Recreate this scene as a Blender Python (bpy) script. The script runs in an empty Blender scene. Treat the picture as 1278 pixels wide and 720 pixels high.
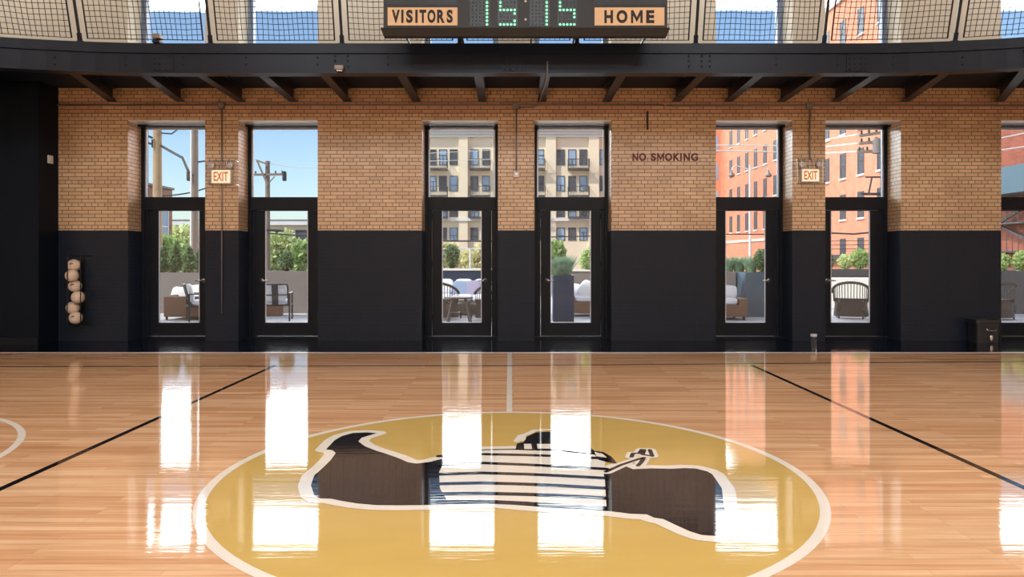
import bpy, math, random
from mathutils import Vector, Matrix
random.seed(7)
R = math.radians
sc = bpy.context.scene
COL = sc.collection

# ------------------------------------------------------------------ camera, world, lights
F = 904.0; CX = 641.0; HY = 322.0; H = 1.35        # focal length in px, horizon, eye height
cam = bpy.data.objects.new('camera', bpy.data.cameras.new('camera')); COL.objects.link(cam)
cam.location = (0, 0, H); cam.rotation_euler = (R(90), 0, 0)
cam.data.sensor_width = 36; cam.data.lens = 36 * F / 1278
cam.data.shift_x = (639 - CX) / 1278; cam.data.shift_y = (HY - 360) / 1278
cam.data.clip_end = 600
sc.camera = cam
sc.view_settings.view_transform = 'Standard'; sc.view_settings.look = 'None'
sc.view_settings.gamma = 1; sc.view_settings.use_curve_mapping = False
sc.view_settings.exposure = 0.0
sc.cycles.use_denoising = True
sc.cycles.max_bounces = 8; sc.cycles.transparent_max_bounces = 24
sc.cycles.sample_clamp_indirect = 4

SUN_AZ, SUN_EL = 55, 45
SKY_STRENGTH = 0.21
w = bpy.data.worlds.new('sky'); sc.world = w; w.use_nodes = True
nt = w.node_tree; nt.nodes.clear()
sky = nt.nodes.new('ShaderNodeTexSky'); sky.sky_type = 'NISHITA'; sky.sun_disc = False
sky.sun_elevation = R(SUN_EL); sky.sun_rotation = R(180 + SUN_AZ); sky.altitude = 100
sky.air_density = 1.1; sky.dust_density = .8; sky.ozone_density = 4.0
bg = nt.nodes.new('ShaderNodeBackground'); bg.inputs[1].default_value = SKY_STRENGTH
wo = nt.nodes.new('ShaderNodeOutputWorld')
# added bright sky bands on the street side, feeding floor reflections and door reveals
SKY_FILL = 15
def wn(t, **k):
    n_ = nt.nodes.new(t)
    for a_, b_ in k.items(): setattr(n_, a_, b_)
    return n_
def wm(op, a, b=0.0):
    n_ = wn('ShaderNodeMath', operation=op)
    for i_, v_ in enumerate((a, b)):
        if isinstance(v_, (int, float)): n_.inputs[i_].default_value = v_
        else: nt.links.new(v_, n_.inputs[i_])
    return n_.outputs[0]
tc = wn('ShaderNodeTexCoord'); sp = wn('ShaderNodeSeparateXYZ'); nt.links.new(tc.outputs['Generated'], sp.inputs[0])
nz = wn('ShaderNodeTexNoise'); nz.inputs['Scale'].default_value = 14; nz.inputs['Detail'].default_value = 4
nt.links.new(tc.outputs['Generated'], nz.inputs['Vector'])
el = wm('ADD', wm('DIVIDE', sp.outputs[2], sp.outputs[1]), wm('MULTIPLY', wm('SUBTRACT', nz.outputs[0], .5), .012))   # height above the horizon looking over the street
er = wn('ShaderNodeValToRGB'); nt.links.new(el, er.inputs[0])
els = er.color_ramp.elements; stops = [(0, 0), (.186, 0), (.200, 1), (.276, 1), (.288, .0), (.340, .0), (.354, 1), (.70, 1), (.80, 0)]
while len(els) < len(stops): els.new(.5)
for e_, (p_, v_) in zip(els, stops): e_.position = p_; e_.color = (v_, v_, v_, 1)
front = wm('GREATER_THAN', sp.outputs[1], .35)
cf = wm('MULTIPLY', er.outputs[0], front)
cb = wn('ShaderNodeBackground'); cb.inputs[0].default_value = (.93, .97, 1, 1); cb.inputs[1].default_value = SKY_FILL
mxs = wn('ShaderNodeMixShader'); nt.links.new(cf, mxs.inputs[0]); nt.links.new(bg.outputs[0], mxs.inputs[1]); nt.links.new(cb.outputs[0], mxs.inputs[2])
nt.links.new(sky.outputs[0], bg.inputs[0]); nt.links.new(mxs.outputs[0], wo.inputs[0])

sun = bpy.data.objects.new('sun', bpy.data.lights.new('sun', 'SUN')); COL.objects.link(sun)
sun.data.energy = 4.0; sun.data.angle = R(0.6); sun.data.color = (1, .95, .87)
d = Vector((math.sin(R(SUN_AZ)) * math.cos(R(SUN_EL)), math.cos(R(SUN_AZ)) * math.cos(R(SUN_EL)), -math.sin(R(SUN_EL))))
sun.rotation_euler = d.to_track_quat('-Z', 'Y').to_euler(); sun.location = (-30, -30, 40)

def area(name, loc, sx, sy, power, color=(.80, .91, 1.0), aim=(0, 0, -1)):
    o = bpy.data.objects.new(name, bpy.data.lights.new(name, 'AREA')); COL.objects.link(o)
    o.data.shape = 'RECTANGLE'; o.data.size = sx; o.data.size_y = sy; o.data.energy = power; o.data.color = color
    o.location = loc; o.rotation_euler = Vector(aim).to_track_quat('-Z', 'Y').to_euler()
    return o
for ax in (-6, 0, 6):                               # gym lamps up under the roof
    for ay, pw in ((-5.5, 330), (-.9, 430)):
        area('gym_lamp', (ax, ay, 8.1), 2.6, 2.2, pw)

for ax in (-9, -3, 3, 9):                           # added unseen fill lights brightening the upper wall over the track
    area('upper_wall_fill', (ax, 10.6, 8.1), 3.0, .4, 120, aim=(0, .12, -1))

# ------------------------------------------------------------------ mesh helpers
def X(px, Z): return (px - CX) / F * Z
def ZZ(py, Z): return H - (py - HY) / F * Z
def P(px, py, Z): return Vector((X(px, Z), Z, ZZ(py, Z)))
def G(px, py):
    Z = F * H / (py - HY); return (X(px, Z), Z)

class MB:
    def __init__(s): s.v = []; s.f = []; s.mi = []; s.cm = 0
    def add(s, vs, fs):
        b = len(s.v); s.v += [tuple(v) for v in vs]; s.f += [tuple(b + i for i in f) for f in fs]; s.mi += [s.cm] * len(fs); return s
    def box(s, x0, x1, y0, y1, z0, z1, M=None):
        x0, x1 = min(x0, x1), max(x0, x1); y0, y1 = min(y0, y1), max(y0, y1); z0, z1 = min(z0, z1), max(z0, z1)
        vs = [Vector(p) for p in ((x0,y0,z0),(x1,y0,z0),(x1,y1,z0),(x0,y1,z0),(x0,y0,z1),(x1,y0,z1),(x1,y1,z1),(x0,y1,z1))]
        if M: vs = [M @ v for v in vs]
        return s.add(vs, [(0,3,2,1),(4,5,6,7),(0,1,5,4),(1,2,6,5),(2,3,7,6),(3,0,4,7)])
    def bar(s, a, b, w, h=None, up=(0, 0, 1)):
        a, b = Vector(a), Vector(b); h = h or w; d = (b - a).normalized(); u = Vector(up)
        if abs(d.dot(u)) > .98: u = Vector((0, 1, 0))
        r = d.cross(u).normalized() * w / 2; t = r.cross(d).normalized() * h / 2
        vs = [a - r - t, a + r - t, a + r + t, a - r + t, b - r - t, b + r - t, b + r + t, b - r + t]
        return s.add(vs, [(3,2,1,0),(4,5,6,7),(0,1,5,4),(1,2,6,5),(2,3,7,6),(3,0,4,7)])
    def tube(s, pts, r, n=8, caps=True, closed=False):
        pts = [Vector(p) for p in pts]; N = len(pts); rs = r if isinstance(r, (list, tuple)) else [r] * N
        b = len(s.v); prev = None
        for i, p in enumerate(pts):
            if closed: t = (pts[(i + 1) % N] - pts[i - 1]).normalized()
            else: t = (pts[min(i + 1, N - 1)] - pts[max(i - 1, 0)]).normalized()
            if prev is None:
                prev = t.orthogonal().normalized()
            prev = (prev - t * prev.dot(t)).normalized(); q = t.cross(prev)
            for k in range(n):
                a = 2 * math.pi * k / n
                s.v.append(tuple(p + (prev * math.cos(a) + q * math.sin(a)) * rs[i]))
        for i in range(N if closed else N - 1):
            j = (i + 1) % N
            for k in range(n):
                s.f.append((b + i*n + k, b + i*n + (k+1) % n, b + j*n + (k+1) % n, b + j*n + k)); s.mi.append(s.cm)
        if caps and not closed:
            s.f.append(tuple(b + k for k in reversed(range(n)))); s.f.append(tuple(b + (N-1)*n + k for k in range(n))); s.mi += [s.cm] * 2
        return s
    def lathe(s, prof, c=(0, 0, 0), n=24, M=None):
        b = len(s.v); c = Vector(c)
        for (r, z) in prof:
            for k in range(n):
                a = 2 * math.pi * k / n
                p = Vector((r * math.cos(a), r * math.sin(a), z)); p = (M @ p) if M else p
                s.v.append(tuple(p + c))
        for i in range(len(prof) - 1):
            for k in range(n):
                s.f.append((b + i*n + k, b + i*n + (k+1) % n, b + (i+1)*n + (k+1) % n, b + (i+1)*n + k)); s.mi.append(s.cm)
        s.f.append(tuple(b + k for k in reversed(range(n)))); s.f.append(tuple(b + (len(prof)-1)*n + k for k in range(n))); s.mi += [s.cm] * 2
        return s
    def prism(s, poly, z0, z1):
        n = len(poly); vs = [(p[0], p[1], z0) for p in poly] + [(p[0], p[1], z1) for p in poly]
        fs = [tuple(reversed(range(n))), tuple(range(n, 2*n))] + [(i, (i+1) % n, n + (i+1) % n, n + i) for i in range(n)]
        return s.add(vs, fs)
    def cushion(s, x0, x1, y0, y1, z0, z1, M=None, p=.32, n=9):
        # superellipsoid pillow
        cx, cy, cz = (x0+x1)/2, (y0+y1)/2, (z0+z1)/2; a, b_, c = (x1-x0)/2, (y1-y0)/2, (z1-z0)/2
        sg = lambda t, e: math.copysign(abs(t) ** e, t)
        b = len(s.v); m = 2 * n
        for i in range(n + 1):
            ph = -math.pi/2 + math.pi * i / n
            for k in range(m):
                th = 2 * math.pi * k / m
                q = Vector((cx + a * sg(math.cos(ph), p) * sg(math.cos(th), p), cy + b_ * sg(math.cos(ph), p) * sg(math.sin(th), p), cz + c * sg(math.sin(ph), .6)))
                s.v.append(tuple(M @ q if M else q))
        for i in range(n):
            for k in range(m):
                s.f.append((b + i*m + k, b + i*m + (k+1) % m, b + (i+1)*m + (k+1) % m, b + (i+1)*m + k)); s.mi.append(s.cm)
        return s
    def sphere(s, c, r, n=12):
        prof = [(max(1e-4, r * math.sin(math.pi * i / n)), -r * math.cos(math.pi * i / n)) for i in range(n + 1)]
        return s.lathe(prof, c, 2 * n)
    def build(s, name, mat, parent=None, smooth=False, bevel=0, loc=None):
        me = bpy.data.meshes.new(name)
        W = Vector((0, 0, 0)); p = parent
        while p is not None: W += p.location; p = p.parent
        if loc is not None: W += Vector(loc)
        me.from_pydata([tuple(Vector(v) - W) for v in s.v], [], s.f)
        for m in (mat if isinstance(mat, (list, tuple)) else [mat]): me.materials.append(m)
        me.polygons.foreach_set('material_index', s.mi)
        if smooth: me.polygons.foreach_set('use_smooth', [True] * len(me.polygons))
        me.update()
        o = bpy.data.objects.new(name, me); COL.objects.link(o)
        if parent is not None: o.parent = parent
        if loc is not None: o.location = loc
        if bevel:
            b = o.modifiers.new('bevel', 'BEVEL'); b.width = bevel; b.segments = 2; b.limit_method = 'ANGLE'
        if smooth == 'auto':
            me.set_sharp_from_angle(angle=R(35))
        return o

def tag(o, label=None, cat=None, group=None, kind=None):
    if label: o['label'] = label
    if cat: o['category'] = cat
    if group: o['group'] = group
    if kind: o['kind'] = kind
    return o
def empty(name, loc=(0, 0, 0), label=None, cat=None, group=None, kind=None):
    o = bpy.data.objects.new(name, None); COL.objects.link(o); o.location = loc; o.empty_display_size = .1
    return tag(o, label, cat, group, kind)
def copy_tree(o, parent=None):
    c = o.copy(); COL.objects.link(c)
    if parent is not None: c.parent = parent
    for ch in list(o.children): copy_tree(ch, c)
    return c

# ------------------------------------------------------------------ materials
def srgb(*c):
    return tuple(((v/255) / 12.92 if v/255 <= .04045 else (((v/255) + .055) / 1.055) ** 2.4) for v in c) + (1,)
class NT:
    def __init__(s, name):
        s.m = bpy.data.materials.new(name); s.m.use_nodes = True; s.t = s.m.node_tree; s.t.nodes.clear()
        s.out = s.n('ShaderNodeOutputMaterial')
    def n(s, typ, **kw):
        nd = s.t.nodes.new(typ)
        for k, v in kw.items():
            if k.startswith('i_'):
                key = k[2:]; key = int(key) if key.isdigit() else key.replace('_', ' ')
                s.put(nd.inputs[key], v)
            else: setattr(nd, k, v)
        return nd
    def put(s, inp, v):
        if isinstance(v, bpy.types.NodeSocket): s.t.links.new(v, inp)
        elif isinstance(v, bpy.types.Node): s.t.links.new(v.outputs[0], inp)
        else: inp.default_value = v
    def math(s, op, a, b=0.0, c=0.0):
        nd = s.n('ShaderNodeMath', operation=op); s.put(nd.inputs[0], a); s.put(nd.inputs[1], b); s.put(nd.inputs[2], c); return nd.outputs[0]
    def mix(s, f, a, b, mode='MIX'):
        nd = s.n('ShaderNodeMix', data_type='RGBA', blend_type=mode); s.put(nd.inputs[0], f); s.put(nd.inputs[6], a); s.put(nd.inputs[7], b); return nd.outputs[2]
    def noise(s, vec, scale, detail=3, rough=.5):
        nd = s.n('ShaderNodeTexNoise'); s.put(nd.inputs['Vector'], vec); nd.inputs['Scale'].default_value = scale
        nd.inputs['Detail'].default_value = detail; nd.inputs['Roughness'].default_value = rough; return nd.outputs[0]
    def ramp(s, f, stops):
        nd = s.n('ShaderNodeValToRGB'); s.put(nd.inputs[0], f); e = nd.color_ramp.elements
        while len(e) < len(stops): e.new(.5)
        for i, (p, c) in enumerate(stops): e[i].position = p; e[i].color = c
        return nd.outputs[0]
    def xyz(s):
        g = s.n('ShaderNodeNewGeometry'); q = s.n('ShaderNodeSeparateXYZ'); s.put(q.inputs[0], g.outputs['Position']); return q.outputs[0], q.outputs[1], q.outputs[2]
    def vec(s, x, y, z):
        c = s.n('ShaderNodeCombineXYZ'); s.put(c.inputs[0], x); s.put(c.inputs[1], y); s.put(c.inputs[2], z); return c.outputs[0]
    def obj(s): return s.n('ShaderNodeTexCoord').outputs['Object']
    def end(s, sh): s.t.links.new(sh.outputs[0] if isinstance(sh, bpy.types.Node) else sh, s.out.inputs[0]); return s.m
    def pbsdf(s, col, rough=.5, metal=0.0, bump=None, bstr=.3, bdist=.01, **kw):
        b = s.n('ShaderNodeBsdfPrincipled'); s.put(b.inputs['Base Color'], col); s.put(b.inputs['Roughness'], rough); s.put(b.inputs['Metallic'], metal)
        for k, v in kw.items(): s.put(b.inputs[k.replace('_', ' ')], v)
        if bump is not None:
            bp = s.n('ShaderNodeBump'); bp.inputs['Strength'].default_value = bstr; bp.inputs['Distance'].default_value = bdist
            s.put(bp.inputs['Height'], bump); s.put(b.inputs['Normal'], bp.outputs[0])
        return b

def plain(name, col, rough=.5, metal=0.0, var=.12, scale=6, bump=.0, coat=0.0, spec=.5):
    m = NT(name); v = m.obj(); n = m.noise(v, scale, 4)
    c = srgb(*col); dk = tuple(x * (1 - var) for x in c[:3]) + (1,); lt = tuple(min(1, x * (1 + var)) for x in c[:3]) + (1,)
    c2 = m.mix(n, dk, lt)
    return m.end(m.pbsdf(c2, rough, metal, bump=(m.noise(v, scale * 8) if bump else None), bstr=bump or .1, Coat_Weight=coat, Coat_Roughness=.3, Specular_IOR_Level=spec))

def brick_mat(name, a, b, mortar, rough=.35, paint=None, paint_z=None, w_=.213, h_=.0608, msize=.006, squash=True, bump=.4, tint=None, coat=0.0):
    m = NT(name); x, y, z = m.xyz()
    g = m.n('ShaderNodeNewGeometry'); q = m.n('ShaderNodeSeparateXYZ'); m.put(q.inputs[0], g.outputs['True Normal'])
    ax = m.math('GREATER_THAN', m.math('ABSOLUTE', q.outputs[0]), .7)
    u = m.math('ADD', m.math('MULTIPLY', x, m.math('SUBTRACT', 1.0, ax)), m.math('MULTIPLY', y, ax))
    v = m.vec(u, z, 0.0)
    br = m.n('ShaderNodeTexBrick'); m.put(br.inputs['Vector'], v)
    br.inputs['Scale'].default_value = 1; br.inputs['Brick Width'].default_value = w_; br.inputs['Row Height'].default_value = h_
    br.inputs['Mortar Size'].default_value = msize; br.inputs['Mortar Smooth'].default_value = .3; br.inputs['Bias'].default_value = 0
    br.inputs['Color1'].default_value = srgb(*a); br.inputs['Color2'].default_value = srgb(*b); br.inputs['Mortar'].default_value = srgb(*mortar)
    if squash: br.squash = .5; br.squash_frequency = 6
    dirt = m.noise(v, 1.3, 5, .6)
    c = m.mix(.6, br.outputs[0], m.mix(m.ramp(dirt, [(.3, (.62,.56,.52,1)), (.62, (1,1,1,1))]), (0,0,0,1), br.outputs[0], 'MULTIPLY') if False else m.mix(1.0, br.outputs[0], m.ramp(dirt, [(.3, (.7,.64,.6,1)), (.62, (1,1,1,1))]), 'MULTIPLY'))
    if tint is not None:                              # brick tone darker and redder between two heights
        band = m.math('MULTIPLY', m.math('GREATER_THAN', z, tint[0]), m.math('LESS_THAN', z, tint[1]))
        c = m.mix(m.math('MULTIPLY', band, .6), c, m.mix(1.0, c, (.75, .52, .5, 1), 'MULTIPLY'))
    r = rough
    if paint is not None:
        low = m.math('LESS_THAN', z, paint_z)
        pc = m.mix(m.noise(v, 3, 3), srgb(*paint), tuple(k * 1.25 for k in srgb(*paint)[:3]) + (1,))
        c = m.mix(low, c, pc)
    inv = m.math('SUBTRACT', 1.0, br.outputs['Fac'])
    return m.end(m.pbsdf(c, r, bump=inv, bstr=bump, bdist=.004, Coat_Weight=(m.math('MULTIPLY', m.math('SUBTRACT', 1.0, low), coat) if paint is not None else coat), Coat_Roughness=.38,
        Specular_IOR_Level=(m.math('SUBTRACT', .5, m.math('MULTIPLY', low, .3)) if paint is not None else .5)))

def lacquer(name, base_fn, low=.10, ior=1.9, rough=.045, wob=.5, diff=1.0):
    """court floor: colour under a thick glossy lacquer"""
    m = NT(name); x, y, z = m.xyz(); col = base_fn(m, x, y)
    vv = m.vec(m.math('MULTIPLY', x, .9), m.math('MULTIPLY', y, 17.0), 0.0)
    h = m.math('ADD', m.noise(vv, 1.0, 3, .55), m.math('MULTIPLY', m.noise(m.vec(m.math('MULTIPLY', x, 9.0), m.math('MULTIPLY', y, 60.0), 0.0), 1.0, 2), .22))
    bp = m.n('ShaderNodeBump'); bp.inputs['Strength'].default_value = wob; bp.inputs['Distance'].default_value = .0011; m.put(bp.inputs['Height'], h)
    df = m.n('ShaderNodeBsdfDiffuse'); m.put(df.inputs[0], col)
    gl = m.n('ShaderNodeBsdfGlossy'); gl.inputs['Color'].default_value = (1, 1, 1, 1); gl.inputs['Roughness'].default_value = rough; m.put(gl.inputs['Normal'], bp.outputs[0])
    fr = m.n('ShaderNodeFresnel'); fr.inputs['IOR'].default_value = ior; m.put(fr.inputs['Normal'], bp.outputs[0])
    fac = m.math('MINIMUM', m.math('ADD', fr.outputs[0], low), .92)
    mx = m.n('ShaderNodeMixShader'); m.put(mx.inputs[0], fac); m.put(mx.inputs[1], df.outputs[0]); m.put(mx.inputs[2], gl.outputs[0])
    return m.end(mx)

def wood_col(m, x, y):
    v = m.vec(x, y, 0.0)
    br = m.n('ShaderNodeTexBrick'); m.put(br.inputs['Vector'], v)
    br.inputs['Scale'].default_value = 1; br.inputs['Brick Width'].default_value = 1.1; br.inputs['Row Height'].default_value = .057
    br.inputs['Mortar Size'].default_value = .0007; br.inputs['Mortar Smooth'].default_value = .5; br.offset = .37; br.offset_frequency = 3
    br.inputs['Color1'].default_value = srgb(236, 192, 150); br.inputs['Color2'].default_value = srgb(214, 160, 116); br.inputs['Mortar'].default_value = srgb(165, 110, 70)
    gr = m.noise(m.vec(m.math('MULTIPLY', x, 1.6), m.math('MULTIPLY', y, 42.0), 0.0), 1.0, 5, .6)
    bigv = m.noise(m.vec(m.math('MULTIPLY', x, .8), m.math('MULTIPLY', y, 9.0), 0.0), 1.0, 3)
    c = m.mix(1.0, br.outputs[0], m.ramp(gr, [(.30, (.80, .72, .64, 1)), (.58, (1, 1, 1, 1))]), 'MULTIPLY')
    return m.mix(1.0, c, m.ramp(bigv, [(.32, (.86, .80, .74, 1)), (.66, (1.0, 1.0, 1.0, 1))]), 'MULTIPLY')
def flat_col(c, var=.06):
    def fn(m, x, y):
        n = m.noise(m.vec(x, m.math('MULTIPLY', y, 3.0), 0.0), 2.0, 4); k = srgb(*c)
        return m.mix(n, tuple(a * (1 - var) for a in k[:3]) + (1,), tuple(min(1, a * (1 + var)) for a in k[:3]) + (1,))
    return fn
LOW, IOR = .0, 1.38
M = {}
M['wood'] = lacquer('maple_court', wood_col, LOW, IOR)
M['gold'] = lacquer('gold_court_paint', flat_col((200, 163, 90)), LOW, IOR)
M['court_white'] = lacquer('white_court_paint', flat_col((228, 215, 198)), LOW, IOR)
M['court_black'] = lacquer('black_court_paint', flat_col((26, 22, 25)), LOW, IOR)
M['rubber'] = lacquer('black_side_floor', flat_col((16, 20, 32), .2), .02, 1.6, .07, 1.0)
M['brick'] = brick_mat('glazed_tan_brick', (230, 192, 150), (210, 168, 126), (102, 74, 60), .3, paint=(30, 35, 46), coat=.8, paint_z=1.80, tint=(3.69, 3.93))
M['cream_wall'] = plain('cream_wall_paint', (222, 206, 182), .7, var=.05, scale=1.5)
M['dark_wall'] = plain('dark_wall_paint', (17, 23, 32), .6, var=.15, scale=1.5, spec=.12)
M['steel'] = plain('charcoal_steel', (25, 30, 43), .4, var=.15, scale=2, coat=.2, spec=.15)
M['deck'] = plain('dark_deck_paint', (26, 34, 48), .6, spec=.15)
M['white_soffit'] = plain('white_paint', (238, 240, 242), .3, var=.03, coat=1.0)
M['window_grey'] = plain('grey_window_paint', (112, 122, 142), .4, var=.05)
M['frame'] = plain('dark_door_enamel', (22, 25, 33), .35, var=.1, spec=.2)
M['bead'] = plain('bare_aluminium_bead', (205, 208, 220), .35, .3, var=.04)
M['chrome'] = plain('brushed_chrome', (215, 212, 210), .25, .9, var=.05)
M['conduit'] = plain('weathered_conduit', (142, 130, 124), .45, .3, var=.15)
M['net'] = plain('black_net_cord', (18, 18, 22), .8)
M['board'] = plain('scoreboard_black', (40, 41, 43), .5, var=.1)
M['board_dark'] = plain('scoreboard_window', (24, 26, 26), .35)
M['plate'] = plain('cream_name_plate', (236, 200, 158), .6, var=.03)
M['ink'] = plain('black_lettering', (34, 24, 22), .6)
M['maroon'] = plain('maroon_paint', (96, 40, 42), .6)
M['plastic_white'] = plain('white_plastic', (220, 214, 206), .45, var=.04)
M['ball'] = plain('scuffed_white_leather', (236, 205, 178), .6, var=.08, scale=20, bump=.1)
M['black_rod'] = plain('black_rod', (14, 14, 16), .4)
M['bin'] = plain('black_bin_plastic', (42, 42, 46), .35)
M['concrete'] = plain('pale_patio_concrete', (190, 190, 192), .8, var=.06)
M['asphalt'] = plain('asphalt', (112, 110, 108), .9)
M['planter_grey'] = plain('grey_planter_metal', (112, 106, 106), .6, var=.08)
M['planter_navy'] = plain('navy_planter_metal', (18, 50, 84), .6, var=.08, spec=.2)
M['planter_slate'] = plain('slate_planter_metal', (74, 94, 112), .45, var=.08)
M['planter_dark'] = plain('dark_planter_metal', (64, 64, 70), .5, var=.08)
M['stone_cap'] = plain('pale_stone_cap', (232, 228, 220), .7, var=.04)
M['soil'] = plain('potting_soil', (60, 44, 34), .95)
M['cush'] = plain('white_cushion_cloth', (222, 226, 236), .9, var=.03)
M['cush_blue'] = plain('blue_grey_cushion_cloth', (128, 150, 184), .9, var=.05)
M['cush_lilac'] = plain('lilac_grey_cushion_cloth', (150, 146, 176), .9, var=.05)
M['metal_dark'] = plain('dark_furniture_metal', (32, 36, 44), .4)
M['table_wood'] = plain('dark_weathered_wood', (92, 78, 76), .6)
M['pole_wood'] = plain('weathered_pole_wood', (176, 146, 112), .9, var=.2, scale=3)
M['pole_grey'] = plain('grey_pole_wood', (138, 122, 110), .9, var=.2, scale=3)
M['cable'] = plain('black_cable', (40, 42, 46), .7)
M['cable_pale'] = plain('pale_cable', (225, 215, 205), .7)
M['lamp_metal'] = plain('white_lamp_metal', (226, 222, 216), .5)
M['apt_cream'] = plain('cream_facade', (240, 222, 192), .85, var=.05, scale=.4)
M['apt_trim'] = plain('pale_facade_trim', (226, 226, 222), .8, var=.04)
M['apt_frame'] = plain('grey_window_frame', (74, 82, 92), .5)
M['rail'] = plain('dark_balcony_steel', (70, 72, 78), .5)
M['orange'] = brick_mat('orange_brick', (244, 158, 124), (236, 146, 110), (240, 164, 134), .85, w_=.21, h_=.075, msize=.008, squash=False, bump=.1)
M['red_brick'] = brick_mat('red_brick', (178, 92, 68), (154, 74, 56), (150, 110, 92), .85, w_=.3, h_=.11, msize=.014, squash=False, bump=.1)
M['brown_brick'] = brick_mat('brown_brick', (150, 100, 78), (120, 76, 60), (140, 116, 100), .85, w_=.3, h_=.11, msize=.014, squash=False, bump=.1)
M['house'] = plain('beige_house_siding', (222, 202, 170), .85, var=.05)
M['roof'] = plain('grey_roof', (120, 116, 116), .9)
M['teal'] = plain('teal_steel', (62, 98, 114), .5, var=.08)
M['win_dark'] = plain('dark_window_glass', (78, 82, 92), .4, var=.25, scale=1, spec=.15)
M['win_blue'] = plain('sky_window_glass', (150, 176, 202), .2, var=.3, scale=.7)
M['stem'] = plain('brown_bark', (96, 74, 56), .9)
def leaf_mat(name, c1, c2):
    m = NT(name); n = m.noise(m.obj(), 9, 3)
    c = m.mix(m.ramp(n, [(.35, (0,0,0,1)), (.65, (1,1,1,1))]), srgb(*c1), srgb(*c2))
    b = m.pbsdf(c, .6); t = m.n('ShaderNodeBsdfTranslucent'); m.put(t.inputs[0], c)
    mx = m.n('ShaderNodeMixShader', i_0=.25); m.put(mx.inputs[1], b.outputs[0]); m.put(mx.inputs[2], t.outputs[0]); return m.end(mx)
M['leaf_dark'] = leaf_mat('dark_conifer_leaf', (74, 104, 72), (116, 146, 100))
M['leaf_mid'] = leaf_mat('mid_green_leaf', (136, 168, 96), (184, 206, 134))
M['leaf_light'] = leaf_mat('light_green_leaf', (190, 208, 140), (222, 228, 172))
M['leaf_blue'] = leaf_mat('blue_green_grass', (104, 144, 120), (154, 184, 152))
M['leaf_hedge'] = leaf_mat('dry_hedge_leaf', (206, 200, 140), (228, 220, 166))
def wicker(name, a, b):
    m = NT(name); v = m.obj()
    q = m.n('ShaderNodeSeparateXYZ'); m.put(q.inputs[0], v)
    uu = m.math('ADD', q.outputs[0], q.outputs[1])
    s1 = m.math('SINE', m.math('MULTIPLY', uu, 120.0)); s2 = m.math('SINE', m.math('MULTIPLY', q.outputs[2], 160.0))
    h = m.math('ADD', m.math('MULTIPLY', m.math('MULTIPLY', s1, s2), .5), .5)
    return m.end(m.pbsdf(m.mix(h, srgb(*a), srgb(*b)), .7, bump=h, bstr=.6, bdist=.006))
M['wicker'] = wicker('brown_wicker', (78, 58, 48), (146, 112, 92))
M['wicker_dark'] = wicker('dark_wicker', (44, 38, 36), (92, 82, 76))
def glass():
    m = NT('clear_door_glass'); fr = m.n('ShaderNodeFresnel'); fr.inputs['IOR'].default_value = 1.45
    tr = m.n('ShaderNodeBsdfTransparent'); tr.inputs[0].default_value = (.96, .975, .97, 1)
    gl = m.n('ShaderNodeBsdfGlossy'); gl.inputs['Roughness'].default_value = .02
    mx = m.n('ShaderNodeMixShader'); m.put(mx.inputs[0], fr.outputs[0]); m.put(mx.inputs[1], tr.outputs[0]); m.put(mx.inputs[2], gl.outputs[0]); return m.end(mx)
M['glass'] = glass()
def emit(name, col, st):
    m = NT(name); e = m.n('ShaderNodeEmission'); e.inputs[0].default_value = srgb(*col); e.inputs[1].default_value = st; return m.end(e)
M['led'] = emit('green_led', (150, 255, 190), 1.6)
M['exit_face'] = emit('lit_exit_face', (255, 234, 196), 1.05)
M['exit_red'] = emit('lit_exit_lettering', (226, 112, 44), .9)
M['lens'] = plain('frosted_lamp_lens', (214, 206, 210), .3)

def text(s, name, mat, parent, loc, height, width=None, bold=0.0, depth=.002, rot=(R(90), 0, 0)):
    cu = bpy.data.curves.new(name, 'FONT'); cu.body = s; cu.align_x = 'CENTER'; cu.align_y = 'CENTER'; cu.offset = bold; cu.extrude = .5 * depth
    t = bpy.data.objects.new(name, cu); COL.objects.link(t); bpy.context.view_layer.update()
    me = bpy.data.meshes.new_from_object(t.evaluated_get(bpy.context.evaluated_depsgraph_get()))
    bpy.data.objects.remove(t); bpy.data.curves.remove(cu)
    xs = [v.co.x for v in me.vertices]; ys = [v.co.y for v in me.vertices]
    cx, cy = (min(xs) + max(xs)) / 2, (min(ys) + max(ys)) / 2; sy = height / (max(ys) - min(ys)); sx = width / (max(xs) - min(xs)) if width else sy
    for v in me.vertices: v.co = Vector(((v.co.x - cx) * sx, (v.co.y - cy) * sy, v.co.z))
    me.transform(Matrix.Rotation(rot[2], 4, 'Z') @ Matrix.Rotation(rot[0], 4, 'X'))
    W = Vector((0, 0, 0)); p = parent
    while p is not None: W += p.location; p = p.parent
    me.transform(Matrix.Translation(Vector(loc) - W)); me.materials.clear(); me.materials.append(mat)
    o = bpy.data.objects.new(name, me); COL.objects.link(o); o.parent = parent
    return o

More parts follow.
